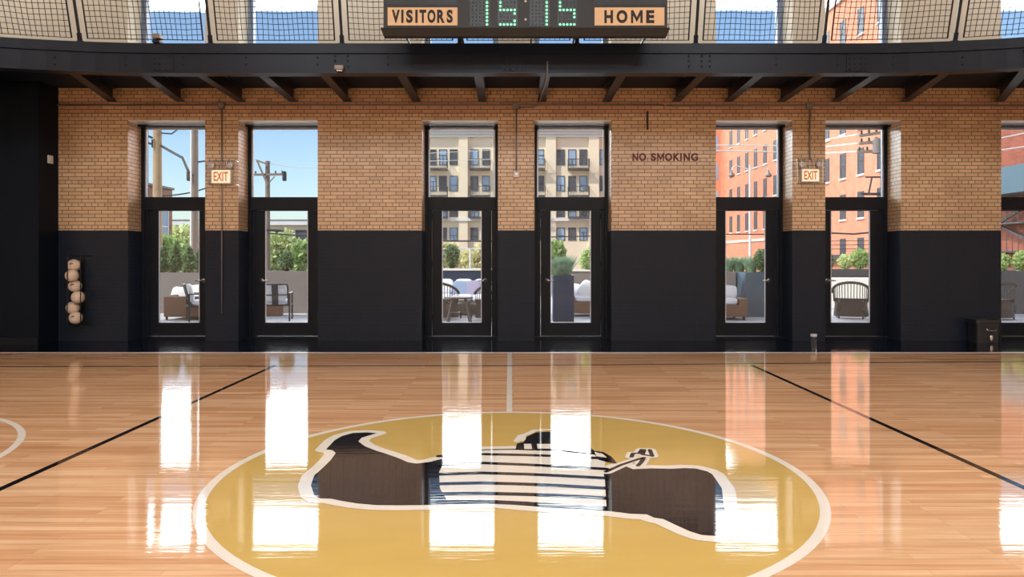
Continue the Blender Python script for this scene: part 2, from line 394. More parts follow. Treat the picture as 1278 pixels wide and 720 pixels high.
def letters(cells, name, mat, parent, Z, zc, hgt, bold=.02, depth=.004):
    """painted capitals one by one: (letter, left px, right px)"""
    for ch, pa, pb in cells:
        xa, xb = X(pa, Z), X(pb, Z)
        if ch == 'M':
            W = Vector(parent.location); z0, z1 = zc - hgt/2, zc + hgt/2; t = hgt*.17; w2 = (xb - xa); xm = (xa + xb)/2
            poly = [(xa, z0), (xa+t, z0), (xa+t, z0+hgt*.6), (xm, z0+hgt*.08), (xb-t, z0+hgt*.6), (xb-t, z0), (xb, z0), (xb, z1), (xb-t*1.1, z1), (xm, z0+hgt*.45), (xa+t*1.1, z1), (xa, z1)]
            m_ = MB(); n_ = len(poly); m_.v = [(p[0], Z-depth/2, p[1]) for p in poly] + [(p[0], Z+depth/2, p[1]) for p in poly]
            q = [(0,1,2,11), (2,10,11), (2,3,9,10), (3,4,8,9), (4,7,8), (4,5,6,7)]
            m_.f = q + [(i, (i+1) % n_, n_+(i+1) % n_, n_+i) for i in range(n_)]; m_.mi = [0]*len(m_.f)
            m_.build(name, mat, parent)
        else: text(ch, name, mat, parent, ((xa+xb)/2, Z, zc), hgt, xb-xa, bold if ch == 'I' else bold + .025, depth)

# ------------------------------------------------------------------ the gym shell
WY = 11.79; DY = 12.21; OY = 12.35           # inner wall face, door plane, outer face
PAINT = 1.80
OPEN = [(159.5, 256), (297.5, 396.5), (526.5, 621.5), (667, 763), (893.5, 989), (1030, 1124.4), (1249.5, 1346)]
OX = [(X(a, WY), X(b, WY)) for a, b in OPEN]
TOPZ = ZZ(150, WY); SILL = 4.72; UTOP = 7.6; ROOF = 8.4
DECK0, DECK1 = 4.115, 4.25
LEFT, RIGHT, REAR = -13.0, 13.0, -9.0

fl = MB(); fl.box(LEFT, RIGHT, REAR, 10.34, -.2, 0)
floor = fl.build('floor', M['wood']); tag(floor, kind='structure')
sf = MB(); sf.prism([(LEFT, 10.34), (RIGHT, 10.34), (RIGHT, OY), (LEFT, OY)], -.2, 0.0)
tag(sf.build('floor', M['rubber']), kind='structure')

wb = MB()
edges = [LEFT] + [e for o in OX for e in o] + [RIGHT]
for i in range(0, len(edges), 2): wb.box(edges[i], edges[i+1], WY, OY, 0, TOPZ)
wb.box(LEFT, RIGHT, WY, OY, TOPZ, DECK1)
wall_back = wb.build('wall_back', M['brick']); tag(wall_back, kind='structure')
ub = MB(); ub.box(LEFT, RIGHT, WY, OY, DECK1, SILL); ub.box(LEFT, RIGHT, WY, OY, UTOP, ROOF)
for i in range(0, len(edges), 2): ub.box(edges[i], edges[i+1], WY, OY, SILL, UTOP)
tag(ub.build('wall_upper', M['cream_wall']), kind='structure')
for nm, b in (('wall_left', (LEFT-.3, LEFT, REAR, OY, 0, ROOF)), ('wall_right', (RIGHT, RIGHT+.3, REAR, OY, 0, ROOF)), ('wall_rear', (LEFT-.3, RIGHT+.3, REAR-.3, REAR, 0, ROOF))):
    tag(MB().box(*b).build(nm, M['cream_wall']), kind='structure')
tag(MB().box(LEFT-.3, RIGHT+.3, REAR-.3, OY+.1, ROOF, ROOF+.35).build('ceiling', M['cream_wall']), kind='structure')
c = MB(); c.box(LEFT, -7.41, 11.3, WY, 0, DECK0-.002); tag(c.build('wall_corner', M['dark_wall']), kind='structure')
tag(MB().box(LEFT, -7.41, 11.28, 11.3, 0, .10).build('baseboard_left', M['frame']), kind='structure')
tag(MB().box(LEFT, RIGHT, 10.325, 10.355, 0, .004).build('trim_1', M['bead']), kind='structure')

# painted court lines and the big dog emblem are parts of the floor
LZ = .0008
def flatpoly(mb, pts, lv):
    z = LZ * lv; mb.add([(p[0], p[1], z) for p in pts], [tuple(range(len(pts)))])
def cleancc(pts):
    a = sum(pts[i][0] * pts[(i+1) % len(pts)][1] - pts[(i+1) % len(pts)][0] * pts[i][1] for i in range(len(pts)))
    return pts if a > 0 else pts[::-1]
def ribbon(mb, pts, wd, lv, closed=False, joints=True):
    z = LZ * lv; n = len(pts); q = 0
    for i in range(n if closed else n - 1):
        a = Vector(pts[i]); b = Vector(pts[(i+1) % n])
        if (b - a).length < 1e-6: continue
        d = (b - a).normalized(); r = Vector((-d.y, d.x)) * wd / 2
        q += 1; zz = z + 3e-6 * q
        mb.add([(a.x - r.x, a.y - r.y, zz), (b.x - r.x, b.y - r.y, zz), (b.x + r.x, b.y + r.y, zz), (a.x + r.x, a.y + r.y, zz)], [(0, 1, 2, 3)])
    if joints:
        for p in pts:
            q += 1; zz = z + 3e-6 * q
            mb.add([(p[0] + wd/2 * math.cos(k * math.pi/6), p[1] + wd/2 * math.sin(k * math.pi/6), zz) for k in range(12)], [tuple(range(12))])
def ring(mb, cx, cy, r0, r1, lv, n=128):
    z = LZ * lv
    vs = [(cx + r * math.cos(2*math.pi*k/n), cy + r * math.sin(2*math.pi*k/n), z) for r in (r0, r1) for k in range(n)]
    mb.add(vs, [(k, n + k, n + (k+1) % n, (k+1) % n) for k in range(n)])
CD = 4.535; CR = 1.83
g = MB(); flatpoly(g, [(-.009 + (CR-.03) * math.cos(2*math.pi*k/128), CD + (CR-.03) * math.sin(2*math.pi*k/128)) for k in range(128)], 1)
g.build('gold_centre_disc', M['gold'], floor)
g = MB(); ring(g, -.009, CD, CR-.055, CR, 2); g.build('centre_circle_line', M['court_white'], floor)
g = MB(); ring(g, -5.26, CD, CR-.05, CR, 1); g.build('free_throw_circle_line', M['court_white'], floor)
g = MB(); ring(g, 5.9, CD, CR-.05, CR, 1); g.build('free_throw_circle_line', M['court_white'], floor)
g = MB(); g.add([(X(638.9, 10.3) - .062, 10.32, LZ), (X(638.9, 10.3), 10.32, LZ), (-.012, CD + CR - .02, LZ), (-.062, CD + CR - .02, LZ)], [(0, 3, 2, 1)])
g.build('half_court_line', M['court_white'], floor)
def lp(px, py): return G(px, py)
a, b, c2 = lp(-40, 457.6), lp(640, 456.3), lp(1310, 450.6)
g = MB(); ribbon(g, [a, b, c2], .055, 1, joints=False); g.build('sideline', M['court_black'], floor)
for sx in (-3.0, 3.0):
    g = MB(); ribbon(g, [(sx, -.5), (sx, 9.1)], .052, 1, joints=False); g.build('attack_line', M['court_black'], floor)

body = [(470.2,541),(457.2,540),(440.4,540.7),(426.7,544.5),(417.5,549.9),(406.8,561.3),(415.2,562.4),(419,566),(413,574.3),(403.8,583.5),(392,594),(388,606),(392,618),(399,622.5),
  (413.7,623),(425,625.5),(446.5,629),(469.5,631),(497,631.3),(528,631),(560,630),(600,629),(619,628.5),(660,632),(700,635),(735,637),(760,638.5),(787,641.8),(807,642.5),(816,646.6),(827.7,648.4),
  (845,656.6),(861,663.8),(875.6,668.3),(892.8,669.6),(904,664),(908,650),(903,630),(901,610),(889,592.4),(882.8,588.8),(868.4,585.2),(854,584.7),(836,585.6),(814,585),(790,586),(780,582),(770.8,583.4),
  (757,589),(740,583),(742,567),(700,562),(660,561),(640,560.5),(606,561.2),(580,565),(560,571),(536,577),(520,579),(509.2,577.4),(497,572),(481.7,566.7),(469.5,562.9),(455.7,557.5),(447.3,551.4),(451,546.8)]
bp_ = [G(*p) for p in body]
emb = MB(); ribbon(emb, bp_, .15, 3, True); emb.build('dog_emblem_outline', M['court_white'], floor)
e2 = MB(); flatpoly(e2, cleancc(bp_), 4)
# cap and wing on the back
cap = [(643.2,561.5),(645,554),(653.5,552),(657,545.5),(669,540),(684,539),(712,541),(742,563),(753,564.5),(764,571),(770.7,579.5),(757,577),(742,573),(700,563)]
flatpoly(e2, cleancc([G(*p) for p in cap]), 4)
e2.build('dog_emblem_body', M['court_black'], floor)
e3 = MB()
strip_zone = [(556,573),(580,566.5),(606,562.5),(640,562),(690,563.5),(742,568),(751,580),(755,600),(757,636),(735,635.5),(700,633.5),(660,630.5),(619,627.5),(560,628.5),(549,610),(548,590)]
flatpoly(e3, cleancc([G(*p) for p in strip_zone]), 5)
flatpoly(e3, cleancc([G(*p) for p in [(645.5,550.6),(650,544.5),(657,543),(656,549),(653,551.3)]]), 5)
flatpoly(e3, cleancc([G(*p) for p in [(653.8,554.5),(663,554.5),(664,561),(654.5,561)]]), 5)
flatpoly(e3, cleancc([G(*p) for p in [(670,554.5),(700,554.5),(702,560.5),(671,560.5)]]), 5)
flatpoly(e3, cleancc([G(*p) for p in [(742,564.5),(752,567),(758,572),(744,570)]]), 5)
ribbon(e3, [G(*p) for p in [(645,551),(650,544),(658,542),(667,537.5),(684,536.5),(700,537.5)]], .05, 3)
staff = [[(756,589.6),(775,581),(794,574.6),(804,571.8)], [(803,573),(800,578),(796,582)], [(788,571),(790,566.5),(798,566.5),(801,561.8),(804,562),(802,568),(812,569.5),(814,570),(811,562)]]
for s_ in staff: ribbon(e3, [G(*p) for p in s_], .085, 5)
e3.build('dog_emblem_pale_coat', M['court_white'], floor)
e4 = MB()
for k, (yl, yr) in enumerate(((567.5,569),(578.5,582),(591,593.5),(603.5,606),(616.5,618.5),(626.5,631))):
    ribbon(e4, [G(*p) for p in ((549, yl + (6-k) * .4), (600, yl), (655, (yl + yr)/2 + .3), (700, yr + 1), (755, yr + 4))], .058, 6)
for s_ in staff: ribbon(e4, [G(*p) for p in s_], .03, 6)
e4.build('dog_emblem_stripe', M['court_black'], floor)

letters([(c_, 780 + a_/10.29, 780 + b_/10.29) for c_, a_, b_ in (('N',95,172),('O',180,272),('S',330,400),('M',412,503),('O',513,606),('K',620,706),('I',708,730),('N',752,834),('G',846,940))], 'painted_letter', M['maroon'], wall_back, WY - .002, ZZ(196, WY), .128, .02)

# ------------------------------------------------------------------ doors
def door(i, x0, x1, handle_right):
    r = empty('door_%d' % i, ((x0+x1)/2, DY, 0), kind='structure')
    ft = DY; fb = OY
    f = MB(); f.box(x0, x0+.055, ft, fb, 0, TOPZ); f.box(x1-.055, x1, ft, fb, 0, TOPZ)
    f.box(x0, x1, ft - .12, fb, ZZ(159.5, DY) , TOPZ-.03)
    f.box(x0+.055, x1-.055, ft-.02, fb, ZZ(262, DY), ZZ(246, DY))
    f.box(x0+.055, x0+.115, ft+.02, fb, .03, ZZ(262, DY)); f.box(x1-.115, x1-.055, ft+.02, fb, .03, ZZ(262, DY))
    f.build('door_frame', M['frame'], r, bevel=.004)
    MB().box(x0, x1, WY+.01, ft-.02, TOPZ-.012, TOPZ).build('soffit_board', M['white_soffit'], r)
    MB().box(x0, x1, ft-.05, fb, 0, .03).build('threshold', M['frame'], r)
    zt0, zt1 = ZZ(246, DY), ZZ(159.5, DY)
    b = MB()
    b.box(x0+.055, x0+.08, ft+.03, ft+.06, zt0, zt1); b.box(x1-.08, x1-.055, ft+.03, ft+.06, zt0, zt1); b.box(x0+.055, x1-.055, ft+.03, ft+.06, zt1-.025, zt1)
    b.build('glazing_bead', M['bead'], r)
    MB().box(x0+.07, x1-.07, ft+.04, ft+.05, zt0, zt1).build('transom_pane', M['glass'], r)
    lx0, lx1 = x0+.12, x1-.12; gx0, gx1 = lx0+.165, lx1-.165; z0, z1 = ZZ(403, DY), ZZ(263, DY)
    y0, y1 = ft+.03, ft+.075
    l = MB(); l.box(lx0, gx0, y0, y1, .035, ZZ(262, DY)-.004); l.box(gx1, lx1, y0, y1, .035, ZZ(262, DY)-.004)
    l.box(gx0, gx1, y0, y1, .035, z0); l.box(gx0, gx1, y0, y1, z1, ZZ(262, DY)-.004)
    lf = l.build('door_leaf', M['frame'], r)
    MB().box(gx0, gx1, y0+.015, y0+.025, z0, z1).build('glass_pane', M['glass'], lf)
    bd = MB(); t = .012
    bd.box(gx0, gx0+t, y0-.004, y0+.01, z0, z1); bd.box(gx1-t, gx1, y0-.004, y0+.01, z0, z1); bd.box(gx0, gx1, y0-.004, y0+.01, z0, z0+t)
    bd.build('glass_bead', M['bead'], lf)
    s = -1 if handle_right else 1
    hx = (gx1 + .06) if handle_right else (gx0 - .06); hz = ZZ(350, DY)
    h = MB(); Mx = Matrix.Rotation(R(90), 4, 'X')
    h.lathe([(.038, 0), (.038, .008), (.03, .014), (.014, .016), (.013, .05)], (hx, y0, hz), 20, Mx)
    h.tube([(hx, y0-.05, hz), (hx + s*.03, y0-.054, hz), (hx + s*.12, y0-.05, hz-.002)], [.012, .011, .008], 10)
    h.build('lever_handle', M['chrome'], lf, smooth=True)
    for hzz in (.3, 1.2, 2.0):
        q = lx0 if handle_right else lx1
        MB().tube([(q, y0-.008, hzz), (q, y0-.008, hzz+.1)], .009, 8).build('hinge', M['frame'], lf)
    return r
for i, (x0, x1) in enumerate(OX): door(i + 1, x0, x1, i in (0, 2, 4, 6))

for i, (x0, x1) in enumerate(OX):
    r = empty('window_%d' % (i + 1), ((x0+x1)/2, DY, SILL), kind='structure')
    f = MB(); f.box(x0, x0+.09, DY, OY-.02, SILL, UTOP); f.box(x1-.09, x1, DY, OY-.02, SILL, UTOP); f.box(x0, x1, DY, OY-.02, SILL, SILL+.08); f.box(x0, x1, DY, OY-.02, UTOP-.1, UTOP); f.box(x0+.09, x1-.09, DY, OY-.04, 6.1, 6.18)
    f.build('window_frame', M['window_grey'], r)
    MB().box(x0+.08, x1-.08, DY+.04, DY+.05, SILL+.07, UTOP-.08).build('pane', M['glass'], r)
    MB().box(x0, x1, WY-.03, DY, SILL-.03, SILL+.004).build('window_sill', M['white_soffit'], r)

# ------------------------------------------------------------------ running track
GY = 9.93; GZ0, GZ1 = 3.89, 4.29; SX = 4.6; RC = 8.8
def track(x, off=0.0):
    """depth of the girder line at x, off metres towards the wall"""
    ax = abs(x)
    if ax <= SX: return GY + off
    R_ = RC + off; t = min(.98, (ax - SX) / R_)
    return GY - RC + R_ * math.sqrt(1 - t*t)
def strip(mb, o0, o1, z0, z1, x0=-12.6, x1=12.6, n=84):
    xs = [x0 + (x1-x0) * k / n for k in range(n+1)]; b = len(mb.v)
    for x in xs:
        for (o, z) in ((o0, z0), (o1, z0), (o1, z1), (o0, z1)): mb.v.append((x, track(x, o), z))
    for k in range(n):
        for e in range(4): mb.f.append((b + 4*k + e, b + 4*k + 4 + e, b + 4*k + 4 + (e+1) % 4, b + 4*k + (e+1) % 4)); mb.mi.append(mb.cm)
    mb.f.append((b, b+1, b+2, b+3)); mb.f.append(tuple(b + 4*n + e for e in (3, 2, 1, 0))); mb.mi += [mb.cm]*2
dk = MB(); n = 84; xs = [LEFT + (RIGHT-LEFT) * k / n for k in range(n+1)]
for x in xs:
    y = track(x, .03)
    x = max(LEFT+.01, min(RIGHT-.01, x))
    for q in ((x, y, DECK0), (x, WY-.003, DECK0), (x, WY-.003, DECK1), (x, y, DECK1)): dk.v.append(q)
for k in range(n):
    for e in range(4): dk.f.append((4*k + e, 4*k + (e+1) % 4, 4*k + 4 + (e+1) % 4, 4*k + 4 + e)); dk.mi.append(0)
dk.f.append((3,2,1,0)); dk.f.append(tuple(4*n + e for e in range(4))); dk.mi += [0, 0]
tk = empty('running_track', (0, GY, GZ0), 'dark steel elevated running track along the brick wall above the doors', 'track')
dk.build('track_deck', M['deck'], tk)
gm = MB(); strip(gm, 0, .03, GZ0, ZZ(66.5, GY)); strip(gm, -.03, .16, GZ0-.012, GZ0+.006); strip(gm, -.03, .12, ZZ(67, GY), ZZ(65.5, GY)); strip(gm, -.012, .1, ZZ(65.5, GY), GZ1)
gm.build('edge_girder', M['steel'], tk)
joists = [(-10, 8), (86, 140), (175, 225), (245, 301), (323, 366), (402, 434), (499, 520), (597, 602), (681, 676), (778, 757), (880, 844), (952, 909), (1029, 975), (1099, 1043), (1186, 1130), (1285, 1248)]
for gx, wx in joists:
    A = Vector((X(gx, track(X(gx, GY))), track(X(gx, GY), .02), 0)); B = Vector((X(wx, WY-.02), WY-.02, 0)) if gx > 0 else Vector((X(-22, 11.2), 11.27, 0))
    j = MB()
    j.bar(A + Vector((0,0,GZ0+.006)), B + Vector((0,0,GZ0+.006)), .13, .014)
    zc = (GZ0 + DECK0)/2
    j.bar(A + Vector((0,0,zc)), B + Vector((0,0,zc)), .016, DECK0 - GZ0)
    j.bar(A + Vector((0,0,DECK0-.008)), B + Vector((0,0,DECK0-.008)), .11, .014)
    jo = j.build('joist', M['steel'], tk)
# bolts and splice plates
def gface(px, py, off=-.012):
    x = X(px, GY); x = X(px, track(x)); return Vector((x, track(x) + off, ZZ(py, track(x))))
def bolt(px, py, off=0.0):
    p = gface(px, py, off); Mx = Matrix.Rotation(R(90), 4, 'X')
    MB().lathe([(.016, 0), (.014, .01), (.006, .014)], p, 8, Mx).build('bolt', M['steel'], tk)
for px in (67, 157, 228, 307, 396, 484, 585, 792, 969, 1046, 1115, 1202):
    bolt(px, 71.5); bolt(px, 80.5)
for px in (418, 434, 860, 876, 886):
    for py in (70, 76, 83): bolt(px, py)
for a_, b_ in ((190, 217), (626, 656), (1056, 1084)):
    q0, q1 = gface(a_, 71), gface(b_, 89)
    mid = (q0 + q1)/2
    MB().bar(Vector((q0.x, q0.y+.004, mid.z)), Vector((q1.x, q1.y+.004, mid.z)), .014, abs(q0.z - q1.z)).build('splice_plate', M['steel'], tk)
    for k in range(4):
        px = a_ + (b_ - a_) * (.14, .36, .64, .86)[k]
        for py in (73, 80, 87): bolt(px, py, -.012)
# safety net with leaning posts
LEAN = .27; NH = 2.6; NZ = GZ1
posts = [-60, 100, 263, 427, 574, 720, 868, 1028, 1192, 1350]
def npt(x, z, off=.045):       # a point of the leaning net plane over the girder
    Z = track(x) + off - LEAN * (z - NZ); return Vector((x, Z, z))
pxs = [X(p, track(X(p, GY)) + .045) for p in posts]
for i, x in enumerate(pxs):
    names = ['leftmost', 'left corner', 'left', 'between the far left window and the scoreboard', '', '', '', '', '', '']
    r = empty('net_post', npt(x, NZ), group='leaning black posts of the track net', cat='post')
    r['label'] = ['black leaning net post beyond the left picture edge', 'black leaning net post nearest the left edge, above the dark corner wall', 'black leaning net post just right of the upper left window',
      'black leaning net post between the second upper window and the scoreboard', 'black net post mostly behind the scoreboard, under its left half', 'black net post mostly behind the scoreboard, under its right half',
      'black leaning net post just right of the scoreboard', 'black leaning net post beside the window showing the orange building', 'black leaning net post nearest the right edge of the picture', 'black leaning net post beyond the right picture edge'][i]
    MB().tube([npt(x, NZ), npt(x, NZ + NH)], .02, 10).build('pole', M['black_rod'], r)
    MB().tube([npt(x, NZ), npt(x, NZ + .12)], .032, 10).tube([npt(x, NZ), npt(x, NZ+.02)], .05, 10).build('bracket', M['steel'], r)
for i in range(len(pxs) - 1):
    a_, b_ = pxs[i] + .10, pxs[i+1] - .10
    if i in (3, 4, 5): lab = None
    r = empty('safety_net', npt((a_+b_)/2, NZ+.05), group='black net panels along the track', cat='net')
    r['label'] = ['black square-mesh net panel reaching past the left picture edge', 'black square-mesh net panel before the leftmost upper window', 'black square-mesh net panel before the second upper window from left',
       'black square-mesh net panel touching the left end of the scoreboard', 'black net panel hidden behind the middle of the scoreboard', 'black net panel touching the right end of the scoreboard',
       'black square-mesh net panel before the fifth upper window, right of the scoreboard', 'black square-mesh net panel with the orange building behind it', 'black square-mesh net panel reaching past the right picture edge'][i]
    z0 = NZ + .055; cells = round((b_-a_) / .07); rows = int(NH / .07)
    nm = MB()
    rnd = random.Random(i)
    def w3(x, z):
        q = npt(x, z); sag = .012 * math.sin(x * 7 + z * 4) ; q.x += sag * .8; q.z += .006 * math.sin(x * 9 + i); q.y += .02 * math.sin((x - a_) / (b_ - a_) * math.pi); return q
    for k in range(1, cells):
        x = a_ + (b_-a_) * k / cells; nm.tube([w3(x, z0 + (NH-.1) * t / 8) for t in range(9)], .0045, 4)
    for k in range(1, rows):
        z = z0 + .07 * k; nm.tube([w3(a_ + (b_-a_) * t / 8, z) for t in range(9)], .0045, 4)
    nm.build('netting', M['net'], r)
    ed = MB(); ed.tube([npt(a_, z0), npt(a_, z0+NH-.1), npt(b_, z0+NH-.1), npt(b_, z0)], 0.012, 6, closed=True); ed.build('border_rope', M['net'], r)

# ------------------------------------------------------------------ scoreboard
SY = 9.2
sb = empty('scoreboard', P(655, 41, SY), 'black electronic scoreboard with green 15 15 digits hung on the track rail', 'scoreboard')
x0, x1 = X(478.5, SY), X(833, SY); zb, zt = ZZ(37, SY), ZZ(37, SY) + 1.25
MB().box(x0, x1, SY, SY+.14, zb, zt).build('cabinet', M['board'], sb, bevel=.006)
ld = MB(); 
l0, l1 = X(475, SY), X(836, SY)
ld.add([(l0, SY-.02, zb+.02), (l1, SY-.02, zb+.02), (l1, SY+.14, zb+.02), (l0, SY+.14, zb+.02), (l0+.03, SY+.05, zb-.07), (l1-.03, SY+.05, zb-.07), (l1-.03, SY+.14, zb-.07), (l0+.03, SY+.14, zb-.07)],
       [(0,1,2,3),(7,6,5,4),(0,4,5,1),(1,5,6,2),(2,6,7,3),(3,7,4,0)])
ld.build('bottom_ledge', M['board'], sb)
for s_, pa, pb in (('VISITORS', 484, 571), ('HOME', 742, 829)):
    pl = MB().box(X(pa, SY), X(pb, SY), SY-.012, SY, ZZ(32, SY), ZZ(9.7, SY)).build('name_plate', M['plate'], sb)
    if s_ == 'HOME': letters([('H', 754.3, 765), ('O', 769.6, 783), ('M', 787.5, 802), ('E', 806.5, 816.6)], 'letter', M['ink'], pl, SY-.014, ZZ(21.2, SY), X(16, SY) - X(0, SY), .02)
    else: letters([('V', 489, 499), ('I', 500.8, 503.6), ('S', 507, 515), ('I', 518.3, 521.2), ('T', 523.5, 532), ('O', 533.5, 543.5), ('R', 545.5, 555), ('S', 557.5, 565)], 'letter', M['ink'], pl, SY-.014, ZZ(20.8, SY), X(16.4, SY) - X(0, SY), .02)
    MB().box(X(pa, SY), X(pb, SY), SY-.004, SY, ZZ(6, SY), zt-.08).build('dark_display', M['board_dark'], sb)
px_dot = 4.45
rows_y = [30.5, 25.9, 21.4, 16.9, 12.4, 7.8, 3.1, -1.4, -6.0]
def led(mb, px, py, r=.0165):
    mb.lathe([(r, 0), (r*.8, .006), (r*.3, .009)], P(px, py, SY-.006), 8, Matrix.Rotation(R(90), 4, 'X'))
for k, (cx0, digit, miss) in enumerate(((590, '1', None), (624.5, '5', 21.4), (664.5, '1', None), (699, '5', 25.9))):
    pn = MB().box(X(cx0-3.5, SY), X(cx0+21.5, SY), SY-.006, SY, ZZ(33, SY), ZZ(-9, SY)); pn.cm = 1; lits = []
    for r_, py in enumerate(rows_y):
        for c_ in range(5):
            px = cx0 + 4.45 * c_
            if digit == '1': on = c_ == 4
            else: on = r_ in (0, 4, 8) or (c_ == 4 and 0 < r_ < 4) or (c_ == 0 and 4 < r_ < 8)
            if miss is not None and abs(py - miss) < .1: on = False
            if on: lits.append((px, py))
            else: led(pn, px, py, .008)
    pno = pn.build('digit_panel', [M['board_dark'], M['board']], sb)
    for px, py in lits:
        lm = MB(); led(lm, px, py); lm.build('lit_led', M['led'], pno)
for py in (1.6, 24.3):
    cn = MB(); led(cn, 656, py); cn.build('colon_dot', M['plastic_white'], sb)
for px in (502, 574, 664, 720, 812):
    MB().box(X(px-1, SY), X(px+1, SY), SY+.14, GY-.04, GZ1-.03, GZ1-.0).box(X(px-1, SY), X(px+1, SY), SY+.10, SY+.14, GZ1-.03, zb).build('hanger_bracket', M['steel'], sb)

# ------------------------------------------------------------------ wall fittings
def conduit(name, pts, r, label, cat='conduit', boxes=()):
    o = empty(name, pts[0], label, cat)
    MB().tube(pts, r, 8).build('pipe', M['conduit'], o, smooth=True)
    for b in boxes: MB().box(b[0]-.05, b[0]+.05, WY-.055, WY-.002, b[1]-.05, b[1]+.05).build('junction_box', M['conduit'], o, bevel=.004)
    return o
cy = WY - .03; cz = ZZ(131.5, WY)
conduit('electrical_conduit', [(X(73, WY), cy, cz), (X(640, WY), cy, cz), (X(828, WY), cy, cz)], .016, 'long horizontal conduit on the brick wall left of centre, under the joists', boxes=((X(277, WY), cz-.01), (X(643, WY), cz-.01)))
conduit('electrical_conduit', [(X(832, WY), cy, cz-.01), (X(1380, WY), cy, cz-.01)], .016, 'long horizontal conduit on the brick wall right of centre, under the joists', boxes=((X(1009, WY), cz-.02),))
conduit('vertical_conduit', [(X(277.5, WY), cy+.006, cz-.05), (X(277.5, WY), cy+.006, ZZ(391, WY))], .011, 'thin vertical conduit running past the left exit sign down to the dark painted wall')
conduit('vertical_conduit', [(X(1010, WY), cy+.006, cz-.06), (X(1010, WY), cy+.006, ZZ(200, WY))], .011, 'thin vertical conduit above the right exit sign')
vc = conduit('vertical_conduit', [(X(644.5, WY), cy+.006, cz-.05), (X(644.5, WY), cy+.006, ZZ(214, WY))], .011, 'thin vertical conduit on the narrow brick pier between the middle doors')
a_ = gface(683, 77, -.02)
conduit('electrical_conduit', [a_ + Vector((0,0,.0)), Vector((a_.x, a_.y-.01, GZ0-.02)), Vector((a_.x-.0, a_.y+.05, GZ0-.03)), P(674, 126, WY-.12), P(672, 131, WY-.05), P(664, 134, WY-.03), P(644, 134.5, WY-.03)], .011, 'pale thin conduit bending down from the girder beside the joist at centre')
o = empty('wall_box', P(644.3, 217.5, WY), 'small white electrical box on the brick pier between the middle doors', 'electrical box')
MB().box(X(641, WY), X(648, WY), WY-.05, WY, ZZ(221.5, WY), ZZ(214, WY)).build('box_body', M['plastic_white'], o, bevel=.005)
MB().box(X(643.3, WY), X(645.7, WY), WY-.056, WY-.05, ZZ(219, WY), ZZ(216.5, WY)).build('cover_screw', M['chrome'], o)
o = MB().box(X(807, WY), X(809, WY), WY-.03, WY, ZZ(162, WY), ZZ(139, WY)).build('wall_anchor', M['black_rod'], bevel=.004); tag(o, 'narrow black vertical strip on the brick above the no smoking lettering', 'bracket')
o = empty('wall_switch', (-7.41, 11.57, ZZ(199, 11.57)), 'small white switch plate high on the dark corner wall at left', 'switch')
MB().box(-7.41, -7.39, 11.51, 11.63, ZZ(204, 11.57), ZZ(194, 11.57)).build('plate', M['plastic_white'], o, bevel=.004)
MB().box(-7.39, -7.38, 11.555, 11.585, ZZ(201, 11.57), ZZ(197, 11.57)).build('rocker', M['plastic_white'], o)
o = empty('track_spotlight', gface(197, 54), 'small pale spotlight clamped on top of the girder at left', 'spotlight')
p = npt(gface(197, 52).x, GZ1, 0)
MB().box(p.x-.05, p.x+.05, p.y-.06, p.y+.06, p.z, p.z+.03).box(p.x-.012, p.x+.012, p.y-.012, p.y+.012, p.z+.03, p.z+.06).build('bracket', M['steel'], o)
MB().box(p.x-.055, p.x+.055, p.y-.07, p.y+.05, p.z+.055, p.z+.12).build('lamp_head', M['conduit'], o, bevel=.01)
o = empty('girder_fixture', gface(424, 86), 'small dark metal clamp fixture under the girder left of the scoreboard', 'fixture')
p = gface(424, 87); MB().box(p.x-.06, p.x+.06, p.y-.05, p.y+.0, p.z-.01, p.z+.05).build('clamp', M['conduit'], o, bevel=.006)
MB().tube([p + Vector((-.05,-.03,.02)), p + Vector((-.02,-.06,-.03)), p + Vector((.05,-.05,-.03))], .01, 8).build('hook', M['chrome'], o)

def exit_sign(px0, px1, py0, py1, cage, heads, label):
    Zs = WY - .09
    r = empty('exit_sign', P((px0+px1)/2, py1, WY), label, 'exit sign', 'lit exit signs in wire guards')
    a0, a1, b0, b1 = X(px0, Zs), X(px1, Zs), ZZ(py1, Zs), ZZ(py0, Zs)
    MB().box(a0, a1, Zs, WY, b0, b1).build('housing', M['plastic_white'], r, bevel=.004)
    MB().box(a0+.012, a1-.012, Zs-.004, Zs, b0+.012, b1-.012).build('sign_face', M['exit_face'], r)
    text('EXIT', 'lettering', M['exit_red'], r, ((a0+a1)/2, Zs-.006, (b0+b1)/2), (b1-b0)*.66, (a1-a0)*.74, .02, .003)
    for hx, hy in heads:
        c = P(hx, hy, Zs)
        h = MB(); h.lathe([(.012, -.05), (.03, -.045), (.044, 0), (.046, .018), (.040, .022)], c + Vector((0, .02, 0)), 16, Matrix.Rotation(R(90), 4, 'X'))
        ho = h.build('lamp_head', M['lens'], r, smooth=True)
        MB().bar(c + Vector((0, .04, 0)), (c.x, WY, c.z - .01), .02).build('lamp_arm', M['plastic_white'], ho)
    c0, c1, d0, d1 = cage; Zc = Zs - .06
    u0, u1, v0, v1 = X(c0, Zc), X(c1, Zc), ZZ(d1, Zc), ZZ(d0, Zc)
    g = MB()
    for k in range(7):
        x = u0 + (u1-u0)*k/6
        if k in (0, 6): g.tube([(x, WY, v1), (x, Zc, v1), (x, Zc, v0), (x, WY, v0)], .006, 6)
        else: g.tube([(x, WY, v1), (x, Zc, v1), (x, Zc, b1+.002)], .0035, 6)
    for z in (v0, v1): g.tube([(u0, WY, z), (u0, Zc, z), (u1, Zc, z), (u1, WY, z)], .0045, 6)
    for x in (u0, u1): g.bar((x, (WY+Zc)/2, v0), (x, (WY+Zc)/2, v1), .004)
    g.build('wire_guard', M['chrome'], r)
